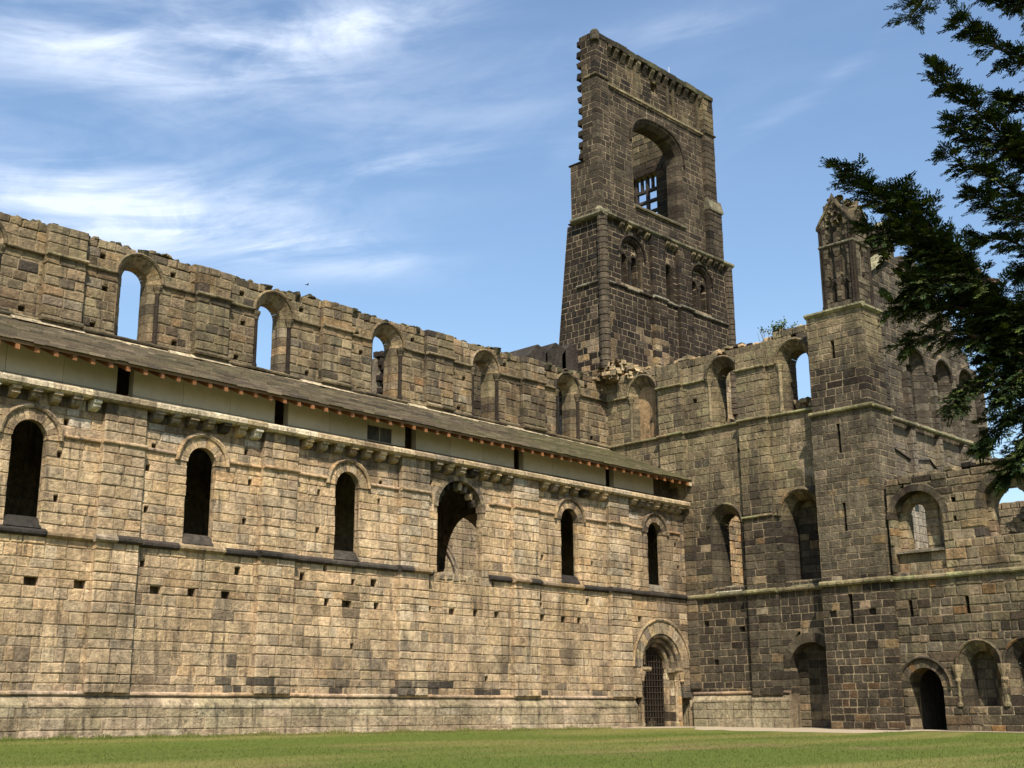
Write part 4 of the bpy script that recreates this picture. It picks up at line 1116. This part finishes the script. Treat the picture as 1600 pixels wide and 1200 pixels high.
# angle shafts built of drums
for (x, y) in ((-.02, 3.98), (10.18, 3.98)):
    for z0, z1 in zip(zt, zt[1:]):
        if z0 < 15.0: continue
        r = .25 + jit(.008)
        TW.mesh('shaft_drum', [(*lathe((x, y), 'z', [(r - .02, z0 + .012), (r, z0 + .03), (r, z1 - .03), (r - .02, z1 - .012)], 10), lerp(pick(SOOT), (.14, .11, .075), .5))], M_STONE)
TW.mesh('crossing_wall', [(*box(FS, .5, 10.4, -.3, 14.0, -.95, -.02), MORT_DARK)], M_STONE)
masonry(TW, FS, make_courses(4.0, 13.98, .26, .4), 5.0, 10.3, [], lambda u, v: lerp(pick(TAN), pick(GREY), rng.random()), MORT_DARK, wlo=.25, whi=.6, joint=.03, j=.025, proud=(0, .07), core=False)
# upper stage
FU = Frame((0, 4.4, 0), (1, 0, 0)); FUB = Frame((0, 4.16, 0), (1, 0, 0)); FWu = Frame((0.0, 0, 0), (0, -1, 0))
bell = Opening(5.02, 24.82, 28.15, 1.86, 1.3, n=2.5, rf=.2, sd=.22, re=.30, depth=.85, hood=.13, vous=21)
zu = make_courses(23.4, 33.0, .27, .37, breaks=[26.3, 30.5])
masonry(TW, FU, zu, .8, 9.2, [bell, hole(4.95, 31.85, .26, .28, .6)], col_tower, MORT_PALE, wlo=.35, whi=.8, joint=.03, proud=(.002, .014), ch=.014, thick=.85)
masonry(TW, FUB, zu, 0.0, .92, [], col_tower, MORT_PALE, depth=.3, wlo=.3, whi=.5, joint=.030, proud=(.002, .014), ch=.014, thick=.3, endL=.28)
masonry(TW, FUB, [z for z in zu if z >= 26.25], 8.95, 9.84, [], col_tower, MORT_PALE, core=False, depth=.34, wlo=.3, whi=.5, joint=.028, proud=(.002, .014), ch=.014, thick=.9)
masonry(TW, FUB.off(.06), [z for z in zu if z <= 26.35], 8.9, 10.1, [], col_tower, MORT_PALE, core=False, depth=.38, wlo=.3, whi=.5, joint=.028, proud=(.002, .014), ch=.014, thick=.9)
TW.mesh('buttress_core', [(*box(FUB, 9.0, 9.8, 26.2, 32.95, -.9, -.03), MORT_PALE)], M_STONE)
TW.mesh('buttress_core', [(*box(FUB, 8.98, 10.05, 23.4, 26.3, -.9, .02), MORT_PALE)], M_STONE)
def lu(v): return -5.12 - (.13 if int((v + .05) / .62) % 2 else 0)
zw1 = [z for z in zu if z <= 26.35]; zw2 = [z for z in zu if z >= 26.25]
masonry(TW, FWu, zw1, -5.92, -4.16, [], col_tower, MORT_PALE, wlo=.25, whi=.5, joint=.030, proud=(.002, .014), ch=.014, thick=.7, endR=.28)
masonry(TW, FWu, zw2, -5.10, -4.16, [], col_tower, MORT_PALE, wlo=.3, whi=.5, joint=.030, proud=(.002, .014), ch=.014, thick=.7, endR=.28)
z = 26.5
while z < 32.6:                                    # toothing stones left by the fallen west wall
    h = rng.uniform(.26, .32)
    vs, fs = stone_geo(FWu, [(-5.36 + jit(.05), z), (-5.05, z), (-5.05, z + h), (-5.36 + jit(.05), z + h)], .01, -.55, .02, .015)
    TW.mesh('toothing_stone', [(vs, fs, pick(SOOT))], M_STONE)
    z += h + rng.uniform(.24, .34)
course_mould(TW, FUB, .9, 9.0, roll(30.5, 30.62, .02, -.12), lambda u: lerp(pick(OLIVE), (.38, .34, .2), rng.random() * .6), ln=.9)
for (F_, a, c) in ((FUB, -.06, .95), (FUB, 8.93, 9.9), (FWu, -4.9, -4.1)):
    course_mould(TW, F_, a, c, roll(30.6, 30.72, .08), lambda u: lerp(pick(SOOT), pick(OLIVE), rng.random()), ln=.5)
for u in [1.15 + .58 * i for i in range(14)]:      # corbel table below the wall head
    vs, fs = prism(FU, [(32.72, -.05), (32.72, .27), (32.55, .25), (32.38, .14), (32.2, .05), (32.15, -.05)], 'u', u - .13, u + .13)
    TW.mesh('corbel', [(vs, fs, lerp(pick(SOOT), pick(OLIVE), rng.random() * .8))], M_STONE)
for u in (1.0, 3.3, 6.0, 6.5, 8.6):
    vs, fs = prism(FU, [(u - .07, .1), (u + .07, .1), (u + .07, -.02), (u - .07, -.02)], 'v', 30.7, 32.4)
    TW.mesh('wall_shaft', [(vs, fs, lerp(pick(SOOT), pick(OLIVE), .5))], M_STONE)
for a, c in [(x, x + .82) for x in [-.02 + .82 * i for i in range(12)]]:
    vs, fs = box(FUB, a + .006, c - .006, 32.70 + jit(.02), 32.98 + jit(.05), -1.0, .05 + jit(.03), .02)
    TW.mesh('parapet_stone', [(vs, fs, lerp(pick(SOOT), (.10, .10, .05), rng.random() * .7))], M_STONE)
vs, fs = lathe((.03, 4.19), 'z', [(.20, 32.5), (.22, 32.6), (.22, 32.95), (.18, 33.02)], 8)
TW.mesh('angle_cap', [(vs, fs, (.10, .085, .06))], M_STONE)
vs, fs = lathe((.03, 4.19), 'z', [(.24, 23.4), (.28, 23.52), (.12, 23.72)], 8)
TW.mesh('angle_base', [(vs, fs, (.2, .175, .11))], M_STONE)
TW.mesh('lightning_rod', [(*lathe((6.6, 4.6), 'z', [(.02, 32.9), (.015, 33.7), (.004, 33.75)], 5), (.6, .6, .6))], M_IRON)
# weathered set-offs on the west side and the east buttress
for (F_, a, c, z, p) in ((FWu, -6.1, -5.5, 23.3, .02), (FWu, -6.0, -5.0, 26.3, .03)):
    vs, fs = prism(F_, [(z - .02, -.7), (z - .02, p), (z + .04, p + .03), (z + .18, -.7)], 'u', a, c)
    TW.mesh('weathering_slab', [(vs, fs, pick(SOOT))], M_STONE)
vs, fs = prism(FUB, [(26.2, -.5), (26.2, .12), (26.3, .14), (26.9, -.02), (26.9, -.5)], 'u', 8.9, 10.16)
TW.mesh('weathering_slab', [(vs, fs, (.16, .14, .09))], M_STONE)
vs, fs = prism(FU, [(24.62, -.85), (24.62, .12), (24.7, .14), (24.86, -.05), (24.86, -.85)], 'u', 3.05, 7.15)
TW.mesh('belfry_sill', [(vs, fs, (.15, .13, .085))], M_STONE)
# inner side of the east wall with a stone-mullioned window, seen through the arch
FX = Frame((9.0, 0, 0), (0, -1, 0))
grid = Opening(-8.35, 26.9, 29.45, .85, rect=True, depth=.5)
masonry(TW, FX, make_courses(23.0, 32.8, .32, .44, breaks=[26.9, 29.45]), -13.0, -5.1, [grid], lambda u, v: lerp(pick(SOOT), pick(OLIVE), (.7 if v > 30 else .1) * rng.random()), MORT_PALE, wlo=.4, whi=.9, joint=.022, thick=.55)  # sunlit upper patch and shade below put into the stone colours
for u, h0, h1, hw in ((-9.1, 26.9, 29.45, .06), (-8.35, 26.9, 29.45, .075), (-7.62, 26.9, 29.45, .06), (-8.73, 28.7, 29.45, .05), (-7.98, 28.7, 29.45, .05)):
    vs, fs = box(FX, u - hw, u + hw, h0, h1, -.4, -.2)
    TW.mesh('mullion', [(vs, fs, (.06, .05, .045))], M_STONE)
for z in (27.35, 28.62, 27.98):
    vs, fs = box(FX, -9.2, -7.5, z - .07, z + .07, -.42, -.19)
    TW.mesh('transom', [(vs, fs, (.06, .05, .045))], M_STONE)
# sloping dark slabs west of the tower and rubble where the nave vault tore away
for (xa, xb, za, zb) in ((-3.45, -2.2, 16.0, 16.62), (-2.3, -.95, 16.35, 16.95), (-1.2, -.1, 16.5, 17.1)):
    vs = []
    for y in (5.6, 7.4):
        for (x, z) in ((xa, za - 1.0), (xb, za - 1.0), (xb, zb - .18), ((xa + xb) / 2, zb), (xa, za - .05)): vs.append(Vector((x, y, z)))
    TW.mesh('coping_slab', [(vs, [(0, 1, 2, 3, 4), (9, 8, 7, 6, 5), (0, 5, 6, 1), (1, 6, 7, 2), (2, 7, 8, 3), (3, 8, 9, 4), (4, 9, 5, 0)], (.045, .037, .03))], M_STONE)
for i in range(520):
    x = rng.uniform(-.9, 3.6); y = rng.uniform(2.3, 4.0)
    if x < 0 and y < 3.0: continue
    hmax = 15.15 + max(0, (2.15 - abs(x - .9)) * .55) * ((y - 2.0) / 2.0)
    z = rng.uniform(14.9, max(15.0, hmax))
    a = rng.random() * 6.28; s_ = rng.uniform(.08, .22)
    Fq = Frame((x, y, z), (math.cos(a), math.sin(a), 0))
    vs, fs = stone_geo(Fq, [(-s_, 0), (s_, 0), (s_ * .9, s_), (-s_ * .8, s_ * .9)], s_ * .7, -s_ * .7, .04, .04)
    TW.add_bulk('fallen_rubble', vs, fs, lerp(pick(TAN), pick(OLIVE), rng.random()))
TW.finish()
# ================================================================== conifer reaching in from the right
BRANCHES = [
    [(-30.38, -27.61, 3.27), (-30.98, -27.13, 3.74), (-31.71, -26.72, 4.15), (-32.29, -26.44, 4.74), (-32.91, -26.11, 5.22)],
    [(-31.03, -27.18, 3.97), (-31.61, -26.83, 3.98), (-32.01, -26.47, 4.03), (-32.37, -26.19, 4.03)],
    [(-30.85, -27.2, 3.75), (-31.42, -26.84, 3.74), (-31.91, -26.52, 3.8), (-32.15, -26.19, 3.73)],
    [(-30.76, -27.26, 3.51), (-31.19, -26.96, 3.49), (-31.62, -26.66, 3.4), (-31.87, -26.44, 3.16)],
    [(-30.58, -27.27, 3.24), (-31.01, -26.97, 3.22), (-31.31, -26.69, 3.09), (-31.54, -26.53, 2.84)],
    [(-30.5, -27.32, 2.94), (-30.83, -26.98, 2.91), (-31.11, -26.75, 2.78), (-31.24, -26.57, 2.55)],
    [(-31.47, -26.89, 3.97), (-31.92, -26.65, 4.35), (-32.27, -26.52, 4.79), (-32.53, -26.43, 5.02)],
    [(-31.18, -26.85, 3.7), (-31.66, -26.71, 3.99), (-31.91, -26.61, 4.27), (-32.13, -26.61, 4.55)],
    [(-31.77, -26.76, 4.36), (-32.09, -26.44, 4.54), (-32.35, -26.27, 4.68), (-32.54, -26.15, 4.72)],
    [(-30.65, -27.21, 3.42), (-31.03, -26.91, 3.65), (-31.35, -26.76, 3.77), (-31.54, -26.69, 3.93)],
    [(-30.52, -27.13, 3.21), (-30.88, -26.88, 3.44), (-31.2, -26.73, 3.59), (-31.38, -26.61, 3.68)],
    [(-30.89, -27.4, 3.34), (-31.36, -27.14, 3.54), (-31.52, -26.9, 3.38), (-31.64, -26.76, 3.2)],
    [(-30.75, -27.32, 3.08), (-31.07, -27.04, 3.13), (-31.31, -26.88, 2.94), (-31.39, -26.8, 2.67)],
    [(-31.77, -26.93, 4.22), (-32.11, -26.67, 4.26), (-32.28, -26.5, 4.2), (-32.34, -26.38, 4.19)],
    [(-30.41, -27.84, 5.04), (-31.16, -27.34, 5.38), (-31.78, -27.03, 5.73), (-32.35, -26.8, 6.17)],
    [(-31.16, -27.34, 5.38), (-31.51, -27.13, 5.5), (-31.78, -26.9, 5.62), (-32.01, -26.77, 5.74)],
    [(-30.66, -28.02, 5.75), (-31.43, -27.59, 6.14), (-31.89, -27.27, 6.35), (-32.32, -27.07, 6.55)],
    [(-30.26, -27.73, 4.53), (-30.99, -27.28, 4.93), (-31.55, -27.0, 5.21), (-32.02, -26.7, 5.46)],
    [(-30.75, -27.33, 4.63), (-31.13, -27.15, 4.87), (-31.47, -26.94, 4.96), (-31.73, -26.78, 5.15)],
    [(-30.64, -27.37, 4.33), (-31.02, -27.13, 4.55), (-31.26, -26.94, 4.73), (-31.5, -26.68, 4.79)],
    [(-30.91, -28.18, 6.38), (-31.66, -27.74, 6.65), (-31.92, -27.51, 6.77), (-32.25, -27.33, 6.8)],
    [(-30.87, -27.78, 5.56), (-31.26, -27.54, 5.77), (-31.54, -27.32, 5.94), (-31.74, -27.17, 5.99)],
    [(-30.72, -27.67, 5.13), (-31.07, -27.47, 5.27), (-31.34, -27.24, 5.46), (-31.57, -27.15, 5.64)],
    [(-30.5, -27.59, 4.12), (-30.89, -27.29, 4.35), (-31.11, -27.09, 4.47), (-31.18, -26.91, 4.47)],
]
MAIN_LIMBS = (0, 14, 16, 17, 20)

def tube(pts, radii, n=6):
    vs, fs = [], []
    for i, p in enumerate(pts):
        d = (pts[min(i + 1, len(pts) - 1)] - pts[max(i - 1, 0)]).normalized()
        s_ = d.cross(Vector((0, 0, 1))); s_ = s_.normalized() if s_.length > .01 else Vector((1, 0, 0))
        t_ = s_.cross(d)
        for k in range(n):
            a = 2 * math.pi * k / n
            vs.append(p + (s_ * math.cos(a) + t_ * math.sin(a)) * radii[i])
    for i in range(len(pts) - 1):
        for k in range(n):
            k2 = (k + 1) % n
            fs.append((i * n + k, i * n + k2, (i + 1) * n + k2, (i + 1) * n + k))
    fs.append(tuple(range(n - 1, -1, -1))); fs.append(tuple(range((len(pts) - 1) * n, len(pts) * n)))
    return vs, fs

TX, TY = -30.0, -27.05
tree = Thing('conifer_tree', 'dark green conifer with drooping needle sprays overhanging the gable at right', 'tree', (TX, TY, ground_z(TX, TY)))
tz0 = ground_z(TX, TY)
tp = [Vector((TX + .12 * math.sin(z * .4), TY + .1 * math.cos(z * .5), tz0 - .2 + z)) for z in (0, .5, 1.5, 3, 5, 7, 9, 11, 12.5)]
tree.mesh('trunk', [(*tube(tp, [.38, .30, .27, .25, .21, .16, .11, .06, .02], 10), (.13, .09, .065))], M_BARK, smooth=True)
shoots = []          # start, direction, side, length, lightness
def curve_pts(P, n):
    res = []
    for i in range(len(P) - 1):
        p0 = P[max(i - 1, 0)]; p1 = P[i]; p2 = P[i + 1]; p3 = P[min(i + 2, len(P) - 1)]
        for k in range(n):
            t = k / n
            res.append(.5 * ((2 * p1) + (p2 - p0) * t + (2 * p0 - 5 * p1 + 4 * p2 - p3) * t * t + (3 * p1 - p0 - 3 * p2 + p3) * t ** 3))
    res.append(P[-1]); return res
def add_spray(P, ln, level, light):
    """twig along P with flat side shoots"""
    n = len(P)
    for i in range(1, n):
        t = i / (n - 1)
        d = (P[i] - P[i - 1]); 
        if d.length < 1e-4: continue
        d.normalize()
        side = d.cross(Vector((0, 0, 1))); side = side.normalized() if side.length > .05 else Vector((1, 0, 0))
        for sg in ((-1, 1, rng.choice((-.4, .4))) if level == 0 else (-1, 1)):
            if rng.random() < .08: continue
            if level == 0:
                L = ln * (1.05 - t * .7) * rng.uniform(.5, 1.3)
                dd = (d * rng.uniform(.6, 1.1) + side * sg * rng.uniform(.5, 1.0) + Vector((0, 0, rng.uniform(-.9, .45)))).normalized()
                k = max(3, int(L / .045)); q = [P[i]]
                for s_ in range(k): q.append(q[-1] + (dd + Vector((0, 0, -.035 * s_)) + Vector((jit(.08), jit(.08), jit(.08)))).normalized() * (L / k))
                TW_.append(q); add_spray(q, .15, 1, light * rng.uniform(.7, 1.2))
            else:
                L = ln * (1.1 - .6 * t) * rng.uniform(.6, 1.2)
                dd = (d * .9 + side * sg * rng.uniform(.6, .95) + Vector((0, 0, rng.uniform(-.4, .45)))).normalized()
                shoots.append((P[i], dd, dd.cross(Vector((jit(.3), jit(.3), 1))).normalized(), L, light))
    d = (P[-1] - P[-2]).normalized()
    shoots.append((P[-1], d, d.cross(Vector((jit(.2), jit(.2), 1))).normalized(), .12, light * 1.1))
TW_ = []
limbs = []
for bi, P in enumerate(BRANCHES):
    P = [Vector(p) for p in P]
    if bi in MAIN_LIMBS: P = [Vector((TX, TY, P[0].z - .8))] + P
    n_ = 7
    Q = curve_pts(P, n_)
    Q = [q + Vector((jit(.015), jit(.015), jit(.015))) for q in Q]
    m = len(Q)
    limbs.append((*tube(Q, [.028 * (1 - i / m) + .004 for i in range(m)], 5), (.12, .085, .06)))
    skip = n_ if bi in MAIN_LIMBS else 0
    dense = []                                   # resample the outer limb every 7 cm
    for a, c in zip(Q[skip:], Q[skip + 1:]):
        k = max(1, int((c - a).length / .042))
        for s_ in range(k): dense.append(a + (c - a) * s_ / k)
    dense.append(Q[-1])
    add_spray(dense, .34 if bi < 14 else .25, 0, 1.0)
for k in range(9):                               # limbs on the far side, out of the picture
    z = 2.2 + k * 1.1; a = math.radians(-100 + 47 * k % 170)
    P = [Vector((TX, TY, tz0 + z)), Vector((TX + math.cos(a) * 1.2, TY + math.sin(a) * 1.2, tz0 + z + .25)), Vector((TX + math.cos(a) * 2.4, TY + math.sin(a) * 2.4, tz0 + z + .1))]
    Q = curve_pts(P, 8); limbs.append((*tube(Q, [.05 * (1 - i / len(Q)) + .006 for i in range(len(Q))], 5), (.12, .085, .06)))
    add_spray(Q, .6, 0, .9)
for l in limbs: tree.mesh('limb', [l], M_BARK)
tree.mesh('twigs', [(*tube(q, [.006] * len(q), 3), (.11, .08, .05)) for q in TW_[::2]], M_BARK, kind='stuff')
# needles, two ranks per shoot
nr = np.random.RandomState(3)
st = np.array([tuple(s_[0]) for s_ in shoots]); dr = np.array([tuple(s_[1]) for s_ in shoots]); sd_ = np.array([tuple(s_[2]) for s_ in shoots])
ln_ = np.array([s_[3] for s_ in shoots]); lt = np.array([s_[4] for s_ in shoots])
NN = 18
ns = len(shoots)
tt = (np.arange(NN) // 2 * 2 + .5) / NN
sgn = np.where(np.arange(NN) % 2, 1.0, -1.0)
base = st[:, None] + dr[:, None] * (ln_[:, None] * tt[None])[..., None]
ang = nr.uniform(.55, 1.0, (ns, NN))
up = np.cross(dr, sd_)
nd = dr[:, None] * (1 - .45 * ang)[..., None] + sd_[:, None] * (sgn[None] * ang)[..., None] + up[:, None] * nr.uniform(-.35, .2, (ns, NN))[..., None]
nd /= np.linalg.norm(nd, axis=2, keepdims=True)
L = nr.uniform(.030, .050, (ns, NN)) * (1.1 - .5 * tt[None])
wv = dr[:, None] * .0092 + up[:, None] * nr.uniform(-.003, .003, (ns, NN))[..., None]
p0 = base; p1 = base + nd * (L * .5)[..., None] - wv; p2 = base + nd * L[..., None]; p3 = base + nd * (L * .5)[..., None] + wv
V = np.stack([p0, p1, p2, p3], 2).reshape(-1, 3) - np.array(tree.loc)
nq = ns * NN
me = bpy.data.meshes.new('foliage')
me.vertices.add(nq * 4); me.vertices.foreach_set('co', V.astype(np.float32).ravel())
me.loops.add(nq * 4); me.loops.foreach_set('vertex_index', np.arange(nq * 4, dtype=np.int32))
me.polygons.add(nq); me.polygons.foreach_set('loop_start', np.arange(0, nq * 4, 4, dtype=np.int32)); me.polygons.foreach_set('loop_total', np.full(nq, 4, dtype=np.int32))
me.update()
lit_shoot = nr.rand(ns) < .25  # some shoots brighter: sunlit tips put into the needle colour
cA = np.array([.020, .034, .010]); cB = np.array([.095, .125, .026])
cc = np.where(lit_shoot[:, None], cA + (cB - cA) * nr.uniform(.4, 1, (ns, 1)), cA * nr.uniform(.6, 1.5, (ns, 1)))
cc = np.repeat(np.repeat(cc[:, None], NN, 1).reshape(-1, 3), 4, 0)
cc = np.concatenate([cc, np.ones((len(cc), 1))], 1)
a = me.color_attributes.new('tint', 'FLOAT_COLOR', 'POINT'); a.data.foreach_set('color', cc.astype(np.float32).ravel())
M_NEEDLE = plain_material('conifer_needle', .75, .15, 5, 0.0, .12)
me.materials.append(M_NEEDLE)
fo = bpy.data.objects.new('foliage', me); COL.objects.link(fo); fo.parent = tree.root; fo['kind'] = 'stuff'

# ================================================================== shrub rooted on the broken wall head
sh = Thing('wall_shrub', 'small leafy shrub growing on top of the ruined transept wall', 'shrub', (.3, -5.0, 15.3))
stems, leaves = [], []
for i in range(11):
    a = rng.random() * 6.28; lean = rng.uniform(.15, .9)
    p = Vector((.3 + jit(.1), -4.95 + jit(.12), 15.25)); P = [p]
    for k in range(6):
        P.append(P[-1] + Vector((math.cos(a) * lean * .14 + jit(.02), math.sin(a) * lean * .16 + jit(.02), .13 - .012 * k)))
    stems.append((*tube(P, [.016 * (1 - k / 8) for k in range(7)], 4), (.14, .10, .06)))
    for k in range(2, 7):
        for j in range(9):
            q = P[k] + Vector((jit(.13), jit(.13), jit(.11))); s_ = rng.uniform(.04, .075)
            n_ = Vector((jit(1), jit(1), .4 + rng.random())).normalized(); e1 = n_.orthogonal().normalized(); e2 = n_.cross(e1)
            leaves.append(([q - e1 * s_, q + e2 * s_ * .5, q + e1 * s_, q - e2 * s_ * .5], [(0, 1, 2, 3)], (.07 * rng.uniform(.6, 1.5), .12 * rng.uniform(.7, 1.3), .02)))
for i in range(7):
    a = rng.random() * 6.28; p = Vector((.3, -4.15 + jit(.2), 15.2)); P = [p]
    for k in range(5): P.append(P[-1] + Vector((math.cos(a) * .05 + jit(.02), math.sin(a) * .06 + jit(.02), .12)))
    stems.append((*tube(P, [.008] * 6, 3), (.15, .11, .07)))
sh.mesh('stem', stems, M_BARK, kind='stuff')
sh.mesh('leaves', leaves, M_PLANT, kind='stuff')

# ================================================================== bird in the sky over the clerestory
bd = Thing('bird', 'small dark bird flying above the clerestory wall', 'bird', (-7.46, 16.78, 21.09))
c = bd.loc
prof = [(-.13, .004), (-.10, .02), (-.04, .04), (.03, .042), (.08, .028), (.10, .026), (.12, .012), (.145, .002)]
vs, fs = [], []
prof = [(x * .6, r * .6) for x, r in prof]
for (x, r) in prof:
    for k in range(8): a = 6.283 * k / 8; vs.append(c + Vector((x, r * math.cos(a), r * math.sin(a))))
for i in range(len(prof) - 1):
    for k in range(8): fs.append((i * 8 + k, i * 8 + (k + 1) % 8, (i + 1) * 8 + (k + 1) % 8, (i + 1) * 8 + k))
vs += [c + Vector((-.07, 0, 0)), c + Vector((-.13, .03, -.01)), c + Vector((-.13, -.03, -.01))]; fs.append((len(vs) - 3, len(vs) - 2, len(vs) - 1))
bd.mesh('body', [(vs, fs, (.03, .03, .035))], M_FEATHER, smooth=True)
for sg in (-1, 1):
    w_ = [(.05, .03, 0), (.07, .14, .07), (.0, .27, .05), (-.06, .16, .06), (-.05, .03, 0)]
    w_ = [(x * .6, y * .6, z * .6) for x, y, z in w_]
    vs = [c + Vector((x, sg * y, z + .006)) for x, y, z in w_] + [c + Vector((x, sg * y, z - .006)) for x, y, z in w_]
    bd.mesh('wing', [(vs, [(0, 1, 2, 3, 4), (9, 8, 7, 6, 5)] + [(i, (i + 1) % 5, 5 + (i + 1) % 5, 5 + i) for i in range(5)], (.03, .03, .035))], M_FEATHER)

# ================================================================== grass blades on the near lawn
nb = 110000
d = nr.uniform(17, 48, nb); az = YAW + nr.uniform(-.47, .47, nb)
gxp = CAM.x + d * np.sin(az); gyp = CAM.y + d * np.cos(az)
ok = (gyp < -1.0) & ~((gxp > -2.6) & (gyp > -9)) & (gxp < -.95)
gxp, gyp = gxp[ok], gyp[ok]; nb = len(gxp)
# longer grass and weeds left standing along the edge of the path
ne = 9000
ex_ = nr.uniform(-32, -6, ne); ey_ = -.62 - nr.gamma(1.6, .09, ne) - .1 * np.sin(ex_ * 2.1)
gxp = np.concatenate([gxp, ex_]); gyp = np.concatenate([gyp, ey_]); nb = len(gxp)
dyp = np.clip(-gyp, 0, 45); dxp = np.clip(-gxp, 0, 60)
sm = lambda q: (lambda c: c * c * (3 - 2 * c))(np.clip(q, 0, 1))
gz = -(0.012 + 0.0006 * dxp) * dyp - .15 * sm((-gxp - .2) / 2.6) * sm((-gyp - .3) / 3.2)
h = nr.uniform(.018, .05, nb); h[-ne:] = nr.uniform(.03, .085, ne) * (1 + .8 * (np.sin(ex_ * 1.3) * np.sin(ex_ * 3.7 + 1) > .35)); wd = nr.uniform(.006, .014, nb); aa = nr.uniform(0, 6.283, nb)
ex, ey = np.cos(aa) * wd, np.sin(aa) * wd; lx, ly = nr.uniform(-.02, .02, nb), nr.uniform(-.02, .02, nb)
V = np.stack([np.stack([gxp - ex, gyp - ey, gz - .005], 1), np.stack([gxp + ex, gyp + ey, gz - .005], 1), np.stack([gxp + lx, gyp + ly, gz + h], 1)], 1).reshape(-1, 3)
me = bpy.data.meshes.new('grass')
me.vertices.add(nb * 3); me.vertices.foreach_set('co', V.astype(np.float32).ravel())
me.loops.add(nb * 3); me.loops.foreach_set('vertex_index', np.arange(nb * 3, dtype=np.int32))
me.polygons.add(nb); me.polygons.foreach_set('loop_start', np.arange(0, nb * 3, 3, dtype=np.int32)); me.polygons.foreach_set('loop_total', np.full(nb, 3, dtype=np.int32))
me.update(); me.materials.append(M_LAWN)
go = bpy.data.objects.new('grass', me); COL.objects.link(go); go['kind'] = 'stuff'
go['label'] = 'short mown grass of the cloister lawn'
